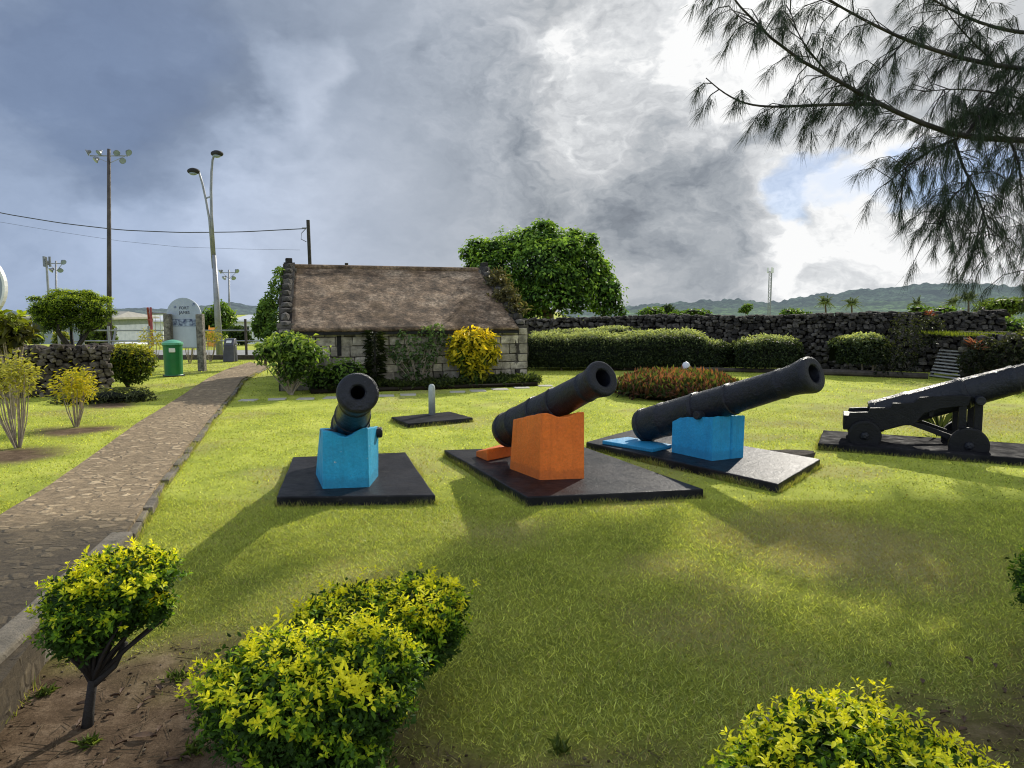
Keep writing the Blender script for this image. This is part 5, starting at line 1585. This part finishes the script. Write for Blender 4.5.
p = at(346.5, 263, 42)
M_ = thing('utility_pole', (p.x, 42, 0), 'tip of a distant pole just showing over the roof ridge', 'utility pole')
M().add(*tube([(p.x, 42, -.4), p], [.12, .1], 8)).build('pole', MT['darkbark'], M_)
M().add(*beam(p + Vector((-.1, 0, -.25)), p + Vector((.35, 0, -.3)), .05, .05)).build('cross_arm', MT['darkbark'], M_)

# pipe fence
FY = 25.8
fe = thing('pipe_fence', (at(180, 350, FY).x, FY, 0), 'pale pipe rail fence along the road behind the notice board', 'fence')
xa, xb = at(60, 340, FY).x, at(268, 340, FY).x
for vz in (330.5, 341):
    z = at(200, vz, FY).z
    M().add(*tube([(xa, FY, z), (xb, FY, z)], .026, 8)).build('rail', MT['galv'], fe)
for u in (60, 84, 110, 150, 198, 246.5, 268):
    x = at(u, 340, FY).x; M().add(*tube([(x, FY - .05, -.05), (x, FY - .05, at(u, 326 if u < 240 else 319, FY).z)], .045, 8)).build('post', MT['rustpole'] if u > 200 else MT['galv'], fe)
ke = M().add(*abox(xa, xb + 1, FY - .35, FY - .15, -.05, .16))
tag(ke.build('kerb', MT['darkwood'], bevel=.01), kind='structure')

# ------------------------------------------------------------------ far left: bungalow, white building, van, play frame, slide
def building(name, x0, x1, y0, dep, z0, z1, wall, roof, label, wins, over=.4, rz=.3, cat='building'):
    c = Vector(((x0 + x1) / 2, y0 + dep / 2, z0)); t = thing(name, c, label, cat)
    M().add(*abox(x0, x1, y0, y0 + dep, z0, z1)).build('wall', MT[wall], t)
    v = [(x0 - over, y0 - over, z1), (x1 + over, y0 - over, z1), (x1 + over, y0 + dep + over, z1), (x0 - over, y0 + dep + over, z1)]
    v2 = [(x0 - over, y0 - over, z1 + .16), (x1 + over, y0 - over, z1 + .16), (x1 + over, y0 + dep + over, z1 + .16), (x0 - over, y0 + dep + over, z1 + .16),
          (x0 + over, y0 + dep / 2, z1 + rz + .16), (x1 - over, y0 + dep / 2, z1 + rz + .16)]
    M().add([tuple(Vector(p) + Z * .003) for p in v] + v2, [(3, 2, 1, 0), (0, 1, 5, 4), (1, 2, 6, 5), (2, 3, 7, 6), (3, 0, 4, 7), (4, 5, 9, 8), (6, 7, 8, 9), (5, 6, 9), (7, 4, 8)]).build('roof', MT[roof], t)
    for (a, b_, za, zb2) in wins:
        fr = M().add(*abox(x0 + (x1 - x0) * a - .08, x0 + (x1 - x0) * b_ + .08, y0 - .03, y0 - .004, za - .08, zb2 + .08)).build('window', MT['whitepaint'], t)
        M().add(*abox(x0 + (x1 - x0) * a, x0 + (x1 - x0) * b_, y0 - .05, y0 - .033, za, zb2)).build('pane', MT['darkglass'], fr)
    return t
BY = 60
building('bungalow', at(28, 330, BY).x, at(112, 330, BY).x, BY, 7, -2.2, at(60, 319.5, BY).z, 'wallgrey', 'cream', 'low grey bungalow with a cream roof edge behind the umbrella tree', [(.06, .22, -.1, .75), (.3, .46, -.1, .75), (.6, .9, -.1, .75)], rz=.5)
building('white_building', at(116, 330, 75).x, at(163, 330, 75).x, 75, 8, -2.2, at(60, 322, 75).z, 'wallwhite', 'roofpale', 'white building with a pale roof behind the red play frame', [(.1, .35, -1.2, -.2), (.45, .7, -1.2, -.2)], rz=.5)
building('white_building', at(232, 330, 78).x, at(275, 330, 78).x, 78, 8, -2.2, at(60, 322, 78).z, 'wallwhite', 'roofpale', 'white building seen just left of the stone house', [(.1, .4, -1.0, .0), (.5, .8, -1.0, .0)], rz=.6)
# white van
vy = 48; vx = at(136, 340, vy).x; vz = -2.0
vz = float(gz(np.array(0.), np.array(48.)))
t = thing('parked_van', (vx, vy, vz), 'white parked van in front of the white building', 'van')
q = [(-1.05, .3), (1.05, .3), (1.1, .9), (.75, 1.0), (.45, 1.55), (-1.02, 1.6), (-1.08, 1.0)]
v = [(vx + p[0], vy - .8, vz + p[1] + .05) for p in q] + [(vx + p[0], vy + .8, vz + p[1] + .05) for p in q]; n = len(q)
M().add(v, [tuple(range(n)), tuple(range(2 * n - 1, n - 1, -1))] + [(i, n + i, n + (i + 1) % n, (i + 1) % n) for i in range(n)]).build('body', MT['whitepaint'], t, bevel=.06)
for (a, b_) in ((-.95, -.35), (-.28, .4)):
    M().add(*abox(vx + a, vx + b_, vy - .83, vy - .805, vz + 1.12, vz + 1.5)).build('window', MT['darkglass'], t)
for a in (-.7, .7):
    for s_ in (-1, 1):
        M().add(*lathe((vx + a, vy + s_ * .82, vz + .32), Vector((0, -s_, 0)), [(0, .3), (.02, .32), (.2, .32)], 18)).build('wheel', MT['rubber'], t)
# red play frame with swings
py = 36; A_, B_ = at(151, 307.5, py), at(168, 311.5, py)
t = thing('swing_frame', (A_.x, py, 0), 'red swing frame in the playground behind the fence', 'swing')
for (u0, u1) in ((146.5, 149), (157, 152)):
    M().add(*tube([(at(u0, 335, py).x, py + (0.5 if u0 < 150 else -.5), 0), (at(u1, 335, py).x, py, A_.z)], .055, 8)).build('leg', MT['red'], t)
for k in range(1, 4):
    z = A_.z * k / 4 * .9
    M().add(*beam((at(147.5, 335, py).x, py + .1, z), (at(155 - k * .7, 335, py).x, py - .1, z), .05, .06)).build('rung', MT['red'], t)
M().add(*tube([Vector((A_.x - .1, py, A_.z - .25)), Vector((at(172, 310, py).x, py, A_.z - .3))], .045, 8)).build('top_bar', MT['galv'], t)
for u in (156, 161, 165):
    M().add(*tube([(at(u, 335, py).x, py, A_.z - .3), (at(u, 335, py).x, py, .5)], .012, 5)).build('chain', MT['galv'], t)
M().add(*frame((at(163, 335, py).x, py, .5), X, Y_, Z, .16, .12, .02)).build('swing_seat', MT['rubber'], t)
# yellow slide
sy = 34; a_, b_ = at(212.5, 330, sy), at(217, 345, sy)
t = thing('slide', (b_.x, sy, 0), 'orange yellow plastic slide beside the street lamp', 'slide')
top_ = at(213.5, 328, sy)
M().add(*beam(top_, (b_.x + .25, sy - 1.2, .12), .34, .05)).build('chute', MT['yellow'], t)
for s_ in (-.2, .2):
    M().add(*beam(top_ + X * s_ + Z * .06, (b_.x + .25 + s_, sy - 1.2, .2), .03, .16)).build('side_rail', MT['yellow'], t)
    M().add(*beam(top_ + X * s_, (top_.x + s_, sy + .35, 0), .06, .06)).build('ladder_leg', MT['yellow'], t)

# oval sign at the very left
oy = 9.0; oc = at(-25, 286, oy)
t = thing('oval_sign', (oc.x, oy, 0), 'edge of a pale oval sign with a white rim at the far left', 'sign')
ring = []; NN = 40
ra, rb_ = 30 / F * oy, 33 / F * oy
v = [(oc.x + math.cos(2 * PI * k / NN) * ra * .93, oy, oc.z + math.sin(2 * PI * k / NN) * rb_ * .93) for k in range(NN)]
v += [(p[0], oy + .04, p[2]) for p in v]
M().add(v, [tuple(range(NN)), tuple(range(2 * NN - 1, NN - 1, -1))] + [(i, NN + i, NN + (i + 1) % NN, (i + 1) % NN) for i in range(NN)]).build('board', MT['wallgrey'], t)
v = []
for k in range(NN):
    a = 2 * PI * k / NN
    for (q_, yy) in ((1.0, -.01), (1.0, .05), (.92, .05), (.92, -.01)):
        v.append((oc.x + math.cos(a) * ra * q_, oy + yy, oc.z + math.sin(a) * rb_ * q_))
f = [(k * 4 + j, k * 4 + (j + 1) % 4, ((k + 1) % NN) * 4 + (j + 1) % 4, ((k + 1) % NN) * 4 + j) for k in range(NN) for j in range(4)]
M().add(v, f).build('rim', MT['whitepaint'], t)
M().add(*tube([(oc.x, oy + .09, -.05), (oc.x, oy + .09, oc.z)], .04, 8)).build('post', MT['galv'], t)

# ------------------------------------------------------------------ far right: radio mast, palms
my = 330; mt_ = at(771, 268, my); zb2 = -6
t = thing('radio_mast', (mt_.x, my, zb2), 'thin white lattice radio mast on the skyline', 'mast')
m = M()
legs = [(mt_.x + math.cos(a) * .75, my + math.sin(a) * .75) for a in (PI / 6, PI * 5 / 6, PI * 3 / 2)]
for (x, y) in legs: m.add(*tube([(x, y, zb2), (x, y, mt_.z - 1.5)], .16, 5))
nseg = 16
for k in range(nseg):
    za, zc = zb2 + (mt_.z - zb2 - 1.5) * k / nseg, zb2 + (mt_.z - zb2 - 1.5) * (k + 1) / nseg
    for i in range(3):
        a, b_ = legs[i], legs[(i + 1) % 3]
        m.add(*tube([(a[0], a[1], za), (b_[0], b_[1], zc)], .09, 4)); m.add(*tube([(a[0], a[1], zc), (b_[0], b_[1], zc)], .07, 4))
m.build('lattice', MT['galv'], t)
for k in range(3):
    a = PI / 6 + k * 2 * PI / 3
    M().add(*frame((mt_.x + math.cos(a) * 1.3, my + math.sin(a) * 1.3, mt_.z - 1.0), X, Y_, Z, .3, .2, 1.2)).build('antenna', MT['whitepaint'], t)
    M().add(*beam((mt_.x, my, mt_.z - 1.8), (mt_.x + math.cos(a) * 1.3, my + math.sin(a) * 1.3, mt_.z - 1.8), .15, .15)).build('bracket', MT['galv'], t)
def palm_proto(base, hgt, seed, label):
    rn = random.Random(seed); rng = np.random.default_rng(seed); base = Vector(base)
    t = thing('palm_tree', base, label, 'palm', 'palms beyond the back wall')
    top = base + Vector((rn.uniform(-.3, .3), 0, hgt))
    M().add(*tube([base, base.lerp(top, .5) + X * .12, top], [.22, .16, .13], 8)).build('trunk', MT['bark'], t)
    m = M()
    for k in range(24):
        a = 2 * PI * k / 24 + rn.uniform(-.15, .15); e = rn.uniform(-.2, 1.45); L_ = rn.uniform(1.5, 2.4)
        pts = []
        for j in range(7):
            s_ = j / 6
            pts.append(top + Vector((math.cos(a) * math.cos(e) * L_ * s_, math.sin(a) * math.cos(e) * L_ * s_, math.sin(e) * L_ * s_ - .8 * s_ * s_)))
        n_ = 44; s_ = np.linspace(.1, 1, n_)
        PP = np.array([[np.interp(x, np.linspace(0, 1, 7), [p[i] for p in pts]) for i in range(3)] for x in s_])
        side = np.array([-math.sin(a), math.cos(a), 0])
        sg = np.where(np.arange(n_) % 2 == 0, 1, -1)[:, None]
        T_ = side[None] * sg + np.array([math.cos(a) * .5, math.sin(a) * .5, -.55])[None]
        m.addnp(*leaves(PP, np.tile([0, 0, 1.], (n_, 1)) + rdir(n_, rng) * .2, T_, .5 * (1 - s_ * .5), .16, mixc((.10, .14, .09), (.24, .3, .19), rng.random(n_))))  # pale frond colours have the distance haze mixed in
    m.build('crown', MT['leaf'], t)
    return t
PY = 130
proto = None
PL_ = [(827, 303, 118, .9, 'palm tree left of centre on the skyline over the back wall'), (853, 304, 125, .95, 'palm tree second from left over the back wall'), (916, 304, 130, .9, 'palm tree in the middle of those over the back wall'), (954, 303, 128, .95, 'palm tree fourth from left over the back wall, half behind a neighbour'), (969, 300, 112, 1.0, 'tallest palm tree near the hanging branch over the back wall'), (985, 306, 120, .9, 'rightmost palm tree under the hanging branch')]
for i, (u, v, Yp, s_, lab) in enumerate(PL_):
    p = at(u, v, Yp); zb3 = float(gz(np.array(0.), np.array(float(Yp))))
    h_ = p.z - zb3
    t = palm_proto((p.x, Yp, zb3), h_, 200 + i, lab)
# row of bushes and trees just beyond the back wall, right
smalltree(1010, 306, 34, 9, 70, 'bright green bushy trees rising at the right end of the back wall', 58, ((.03, .05, .015), (.11, .17, .035), (.22, .3, .06)), 1500, .35, nl=12)
for i, (u, v, ru, rv, Yd, lab) in enumerate(((668, 309, 9, 5, 160, 'small distant dark tree over the wall right of the big tree'), (655, 312, 16, 5, 120, 'pale distant bush over the wall beside the big tree'), (746, 309, 6, 5, 140, 'small distant tree beside the foot of the radio mast'), (690, 313, 22, 4, 110, 'low distant bush line over the middle of the wall'), (795, 313, 14, 4, 110, 'low distant bush right of the radio mast'), (935, 311, 22, 6, 100, 'distant green bush behind the small red bromeliad'))):
    smalltree(u, v, ru, rv, Yd, lab, 160 + i, GREEN if i != 0 else DGREEN, 500, .5, 'bush' if i else 'leafy_tree', 'bush' if i else 'tree')

# ------------------------------------------------------------------ casuarina: trunk outside the frame, branches hanging in from the right
tb = Vector((14.4, 14.0, 0))
cas = thing('casuarina_tree', tb, 'feathery casuarina whose branches hang in from the upper right', 'tree')
wood = M(); rng = np.random.default_rng(33); rn = random.Random(33)
trunk_pts = [tb, tb + Vector((-.1, .1, 3)), tb + Vector((-.3, .3, 7)), tb + Vector((-.5, .9, 11)), tb + Vector((-.9, 1.6, 15))]
wood.add(*tube(trunk_pts, [.36, .3, .24, .17, .06], 14))
def smooth_poly(pts, n):
    P = np.array(pts, float)
    for _ in range(2):
        Q_ = [P[0]]
        for i in range(len(P) - 1):
            Q_.append(P[i] * .75 + P[i + 1] * .25); Q_.append(P[i] * .25 + P[i + 1] * .75)
        Q_.append(P[-1]); P = np.array(Q_)
    return resample(P, n)
needles = []
def tuft(p, d, n, ln, wd_, c0=(.014, .026, .014), c1=(.05, .075, .035), spr=.26):
    P = np.array([p]) + rng.normal(0, .012, (n, 3))
    T_ = nrm(np.array([d]) + rng.normal(0, spr, (n, 3)))
    needles.append((P + T_ * rng.uniform(0, .12, (n, 1)), T_, ln * rng.uniform(.5, 1.15, n), np.full(n, wd_), mixc(c0, c1, rng.random(n))))
def branch(pts, r0, r1, dens, hang=1.0, start=0.0, tl=(.3, .75), nn=64, ln=.22, sub=True):
    dens *= 1.75 if dens >= 12 else 1.25
    P = smooth_poly(pts, 26)
    wood.add(*tube([Vector(p) for p in P], list(np.linspace(r0, r1, 26)), 8))
    s = np.r_[0, np.cumsum(np.linalg.norm(np.diff(P, axis=0), axis=1))]; L_ = s[-1]
    k = int(L_ * dens)
    for _ in range(k):
        q = rn.uniform(start, 1) * L_
        o = np.array([np.interp(q, s, P[:, j]) for j in range(3)])
        i = min(int(np.searchsorted(s, q)), 25); i = max(i, 1)
        ax = P[i] - P[i - 1]; ax /= np.linalg.norm(ax) + 1e-9
        side = nrm(np.cross(ax, rdir(1, rng)[0])[None])[0]
        d = ax * rn.uniform(.2, .9) + side * rn.uniform(.4, 1.0); d[2] += rn.uniform(-.2, .45)
        d /= np.linalg.norm(d)
        tlen = rn.uniform(*tl)
        e1 = o + d * tlen * .5; e2 = e1 + (d * .7 + np.array([0, 0, -.5 * hang])) * tlen * .5
        e3 = e2 + (d * .35 + np.array([0, 0, -.8 * hang])) * tlen * .25
        wood.add(*tube([Vector(o), Vector(e1), Vector(e2), Vector(e3)], [.008, .006, .004, .003], 4, caps=False))
        for (fr, to, m_) in ((o, e1, 2), (e1, e2, 4), (e2, e3, 3)):
            for _k in range(m_):
                t_ = rn.random(); p_ = fr + (to - fr) * t_
                dd_ = d * .45 + np.array([0, 0, -.85 * hang]) + rng.normal(0, .2, 3)
                tuft(p_, dd_ / np.linalg.norm(dd_), nn // 4, ln * .92, .0046)
def px3(L_): return [tuple(at(u, v, y)) for (u, v, y) in L_]
limb = Vector(trunk_pts[1]).lerp(Vector(trunk_pts[2]), .3)
main = px3([(1180, 170, 12.4), (1090, 146, 11.4), (1024, 140, 10.7), (965, 138, 10.3), (925, 125, 10.0), (875, 102, 9.7), (830, 76, 9.4), (790, 55, 9.2), (760, 28, 9.0), (732, -2, 8.9), (712, -30, 8.8)])
branch([tuple(limb)] + main, .10, .008, 4.2, start=.42)
branch(px3([(880, 104, 9.7), (845, 104, 9.5), (800, 106, 9.3), (765, 107, 9.2), (742, 103, 9.1), (722, 92, 9.0), (706, 78, 8.9)]), .028, .006, 6, tl=(.2, .45))
branch(px3([(1160, 95, 12), (1080, 75, 11.2), (1010, 68, 10.5), (955, 57, 10.2), (905, 40, 9.9), (860, 18, 9.6), (822, -4, 9.4), (790, -30, 9.2)]), .06, .008, 5.5, start=.25)
branch(px3([(1150, 50, 12), (1080, 36, 11.4), (1020, 33, 10.8), (985, 25, 10.5), (950, 10, 10.2), (915, -12, 10.0)]), .055, .009, 5.5, start=.3)
branch(px3([(965, 138, 10.3), (985, 108, 10.4), (1008, 82, 10.5), (1030, 62, 10.6)]), .03, .01, 7)
branch(px3([(958, 138, 10.3), (930, 150, 10.2), (905, 168, 10.1), (885, 185, 10.0)]), .02, .006, 14, tl=(.3, .7))
branch(px3([(955, 142, 10.3), (962, 165, 10.2), (975, 190, 10.1), (985, 215, 10.0), (990, 240, 10.0)]), .022, .006, 15, tl=(.35, .8))
branch(px3([(970, 180, 10.2), (950, 200, 10.0), (940, 225, 9.9)]), .012, .005, 16, tl=(.3, .7))
branch(px3([(985, 205, 10.0), (975, 240, 10.0), (985, 268, 10.0)]), .012, .004, 9, tl=(.2, .45))
branch(px3([(1010, 140, 10.6), (1020, 165, 10.4), (1022, 200, 10.2), (1030, 240, 10.2)]), .02, .006, 10, tl=(.3, .7))
branch(px3([(1100, 150, 11.4), (1060, 190, 10.8), (1040, 230, 10.5), (1030, 270, 10.4)]), .03, .008, 8)
branch(px3([(1060, 120, 11), (1020, 112, 10.7), (985, 118, 10.4), (950, 110, 10.2)]), .02, .006, 12, tl=(.3, .7))
branch(px3([(1060, 110, 11), (1010, 95, 10.6), (960, 88, 10.2), (920, 92, 10.0)]), .02, .006, 9)
branch(px3([(830, 76, 9.4), (800, 40, 9.3), (790, 10, 9.2)]), .014, .005, 9)
branch(px3([(905, 40, 9.9), (880, 70, 9.8), (860, 88, 9.7)]), .012, .004, 9)
branch(px3([(1000, 68, 10.5), (960, 30, 10.3), (940, 0, 10.2)]), .016, .005, 10)
branch(px3([(760, 28, 9.0), (742, 20, 9.0), (728, 5, 8.9)]), .01, .004, 6)
# upper crown, over the photographer's line to the sun: its shade falls on the near lawn
kx, ky = math.tan(SUN_AZ) , 1.0
hx = math.sin(SUN_AZ) / math.tan(SUN_EL); hy = math.cos(SUN_AZ) / math.tan(SUN_EL)
tops = []
n_try = 0
while len(tops) < 400 and n_try < 24000:
    n_try += 1
    gx, gy = rn.uniform(-2.2, 6.5), rn.uniform(1.2, 7.4)
    dens = float(fbm(gx * .7 + gy * -.2 + 3.1, gy * .95 + 1.7, 88, 3))
    wgt = float(sstep(.44, .50, np.array(dens + (.02 if gy < 4.5 and gx > .0 else 0)))) * float(sstep(5.7, 4.6, np.array(gy - .22 * gx)))
    wgt *= float(sstep(2.0, 2.7, np.array(gy + .35 * max(0.0, gx - 1.5))))
    if gx < -.6: wgt *= .25
    if rn.random() > wgt: continue
    h = (1.75 + .435 * gy) / .338 + .9 + rn.random() * 2.0
    tops.append((gx + hx * h, gy + hy * h, h))
tops.sort(key=lambda p: p[0])
hubs = []
for j in range(7):
    seg = tops[j * len(tops) // 7:(j + 1) * len(tops) // 7]
    c = np.mean(seg, axis=0); hubs.append((c, seg))
for j, (c, seg) in enumerate(hubs):
    s0 = Vector(trunk_pts[2]).lerp(Vector(trunk_pts[4]), .15 + .1 * j)
    P = smooth_poly([tuple(s0), tuple(s0.lerp(Vector(c), .5) + Z * .5), tuple(c)], 12)
    wood.add(*tube([Vector(p) for p in P], list(np.linspace(.09, .03, 12)), 7))
    for p in seg:
        p = np.array(p)
        mid_ = (p + c) / 2 + np.array([0, 0, .3])
        wood.add(*tube([Vector(c), Vector(mid_), Vector(p)], [.022, .012, .005], 4, caps=False))
        for _k in range(7):
            tuft(p + rng.normal(0, .16, 3), nrm((rng.normal(0, .5, 3) + np.array([0, 0, -.8]))[None])[0], 22, .34, .015)
wood.build('trunk', MT['darkbark'], cas, smooth=True)
Pn = np.concatenate([x[0] for x in needles]); Tn = np.concatenate([x[1] for x in needles]); Ln = np.concatenate([x[2] for x in needles]); Wn = np.concatenate([x[3] for x in needles]); Cn = np.concatenate([x[4] for x in needles])
sd_n = nrm(np.cross(Tn, rdir(len(Tn), rng)))
Vn = np.stack([Pn - sd_n * Wn[:, None] * .5, Pn + sd_n * Wn[:, None] * .5, Pn + Tn * Ln[:, None] - np.array([0, 0, .12]) * Ln[:, None]], 1).reshape(-1, 3)
M().addnp(Vn, np.arange(len(Vn)).reshape(-1, 3), np.repeat(Cn, 3, 0)).build('crown', MT['needle'], cas)

def fringe(poly, dens, hgt, seed, closed=True, out=.035):
    rng = np.random.default_rng(seed); P = np.array([tuple(p)[:2] for p in poly], float)
    if closed: P = np.vstack([P, P[:1]])
    s_ = np.r_[0, np.cumsum(np.linalg.norm(np.diff(P, axis=0), axis=1))]; n = int(s_[-1] * dens)
    q = rng.uniform(0, s_[-1], n); x = np.interp(q, s_, P[:, 0]); y = np.interp(q, s_, P[:, 1])
    c = P.mean(0); d = nrm(np.stack([x - c[0], y - c[1]], 1)); o = rng.uniform(0.0, 1, n) ** 1.5 * out
    if closed: x = x + d[:, 0] * o; y = y + d[:, 1] * o
    else: x = x + rng.uniform(0, out, n); y = y + rng.normal(0, .01, n)
    clump = fbm(q * 3.1, q * 0 + seed, 3, 3)
    keep = rng.random(n) < clump * 1.6 - .2; x, y, clump = x[keep], y[keep], clump[keep]; n = len(x)
    h = hgt * rng.uniform(.35, 1.2, n) * (.35 + clump); a = rng.uniform(0, 2 * PI, n); le = rng.uniform(.2, .9, n); w = rng.uniform(.0018, .0035, n); b = rng.uniform(0, PI, n)
    V = np.empty((n, 3, 3)); bx, by = np.cos(b) * w, np.sin(b) * w
    V[:, 0] = np.stack([x - bx, y - by, np.zeros(n)], 1); V[:, 1] = np.stack([x + bx, y + by, np.zeros(n)], 1)
    V[:, 2] = np.stack([x + np.cos(a) * h * le, y + np.sin(a) * h * le, h], 1)
    C = mixc((.10, .16, .03), (.5, .5, .14), rng.random(n)); C[rng.random(n) < .2] = (.45, .38, .2)
    return V.reshape(-1, 3), np.arange(n * 3).reshape(n, 3), np.repeat(C, 3, 0)
# ------------------------------------------------------------------ lawn blades, weeds, litter
m = M()
m.addnp(*blades(400000, 1.5, 6.5, .019, .0026, 1, .9))
m.addnp(*blades(105000, 6.5, 12.5, .018, .0052, 2, .8))
m.addnp(*blades(60000, 12.5, 25.0, .02, .0095, 3, .85))
for i_, pl_ in enumerate((S1, S2, S3, S4)): m.addnp(*fringe(pl_, 900, .07, 60 + i_))
m.addnp(*fringe(PS, 500, .06, 70))
m.addnp(*fringe([p for p in er_[3:]], 500, .07, 71, False, .09)); m.addnp(*fringe([p for p in el_], 350, .06, 72, False, .02))
m.addnp(*fringe([(-2.58, 4.9), (-1.95, 1.7)], 350, .08, 73, False, .05))
tag(m.build('grass', MT['grass']), 'short mown lawn grass around the cannons', 'grass', kind='stuff')
def weed(p, n, ln, seed, label):
    rng = np.random.default_rng(seed); a = rng.uniform(0, 2 * PI, n)
    P = np.array([p]) + np.stack([rng.normal(0, .018, n), rng.normal(0, .018, n), np.full(n, -.004)], 1)
    T_ = np.stack([np.cos(a) * .6, np.sin(a) * .6, rng.uniform(.4, 1.1, n)], 1)
    m = M().addnp(*leaves(P, rdir(n, rng) + np.array([0, 0, .4]), T_, ln * rng.uniform(.5, 1.2, n), .07, mixc((.07, .12, .025), (.2, .26, .07), rng.random(n)), droop=.3))
    tag(m.build('grass_tuft', MT['grass'], origin=p), label, 'grass tuft', 'grass tufts on the bare soil')
for i, (u, v, lab) in enumerate(((205, 722, 'green grass tuft on the bare soil left of the front golden shrub'), (195, 752, 'lowest small grass tuft on the bare soil near the bottom edge'), (90, 745, 'pale grass tuft beside the base of the crooked stem'), (45, 695, 'grass tuft on the soil against the concrete kerb'), (175, 680, 'thin grass tuft on the soil right of the crooked-stemmed shrub'), (560, 752, 'grass tuft on the thin turf at the bottom centre'))):
    p = g(u, v); weed((p.x, p.y, 0), 46, .055, 300 + i, lab)
def dead(p, ln, a, seed, label):
    rn = random.Random(seed); p = Vector(p); d = Vector((math.cos(a), math.sin(a), 0)); s = Vector((-d.y, d.x, 0))
    v = []; f = []
    for k in range(7):
        t_ = k / 6; w = ln * .2 * math.sin(PI * min(.98, t_ * .95 + .03)) 
        z = .006 + .006 * math.sin(t_ * 3)
        c = p + d * (ln * (t_ - .5))
        v += [c + s * w + Z * (z + .008), c + Z * z, c - s * w + Z * (z + .01)]
    for k in range(6):
        for j in (0, 1): f.append((k * 3 + j, k * 3 + j + 1, (k + 1) * 3 + j + 1, (k + 1) * 3 + j))
    tag(M().add(v, f).build('fallen_leaf', MT['deadleaf'], origin=p, smooth=True), label, 'leaf', 'dead leaves on the ground')
dead(g(143, 739), .11, .1, 1, 'large curled dead leaf on the bare soil between the two left shrubs')
rng = np.random.default_rng(91)
for i in range(26):
    u, v = (rng.uniform(0, 200), rng.uniform(685, 765)) if i % 3 else (rng.uniform(880, 1020), rng.uniform(650, 740))
    p = g(u, v)
    if p.x < -2.0: p.x += .4
    dead(p, rng.uniform(.03, .06), rng.uniform(0, 6), i + 5, 'small dry fallen leaf on the bare soil in the foreground')
# crumbs of soil and twigs
rng = np.random.default_rng(92); m = M()
for i in range(2600):
    x, y = rng.uniform(-2.3, 3.2), rng.uniform(1.6, 3.6)
    if float(dirt_of(np.array(x), np.array(y))) < .45: continue
    r_ = rng.uniform(.003, .009)
    cc = (.10, .065, .04) if rng.random() < .75 else (.25, .2, .14)
    if rng.random() < .5: m.add(*rock((x, y, .003), (r_, r_ * .8, r_ * .6), int(i)), color=tuple(np.array(cc) * rng.uniform(.6, 1.3)))
    else:
        a = rng.uniform(0, 2 * PI); L_ = rng.uniform(.03, .12)
        m.add(*tube([(x, y, .006), (x + math.cos(a) * L_, y + math.sin(a) * L_, .008)], .0016, 4), color=(.2, .15, .09))
tag(m.build('soil_litter', MT['rubble']), 'crumbs of soil and dry twigs on the bare ground', 'litter', kind='stuff')

# ------------------------------------------------------------------ camera, render settings
cam = bpy.data.cameras.new('camera'); co = bpy.data.objects.new('camera', cam); col.objects.link(co)
co.location = (0, 0, H); co.rotation_euler = (PI / 2 - PITCH, 0, 0)
cam.sensor_width = 36; cam.lens = 36 * F / 1024; cam.clip_start = .05; cam.clip_end = 20000
scene.camera = co
scene.view_settings.view_transform = 'Standard'; scene.view_settings.look = 'None'
scene.view_settings.exposure = 0; scene.view_settings.gamma = 1
scene.render.engine = 'CYCLES'
scene.cycles.use_denoising = True
scene.cycles.filter_width = 1.1
scene.cycles.max_bounces = 6; scene.cycles.diffuse_bounces = 3; scene.cycles.glossy_bounces = 2
scene.cycles.transmission_bounces = 3; scene.cycles.caustics_reflective = False; scene.cycles.caustics_refractive = False
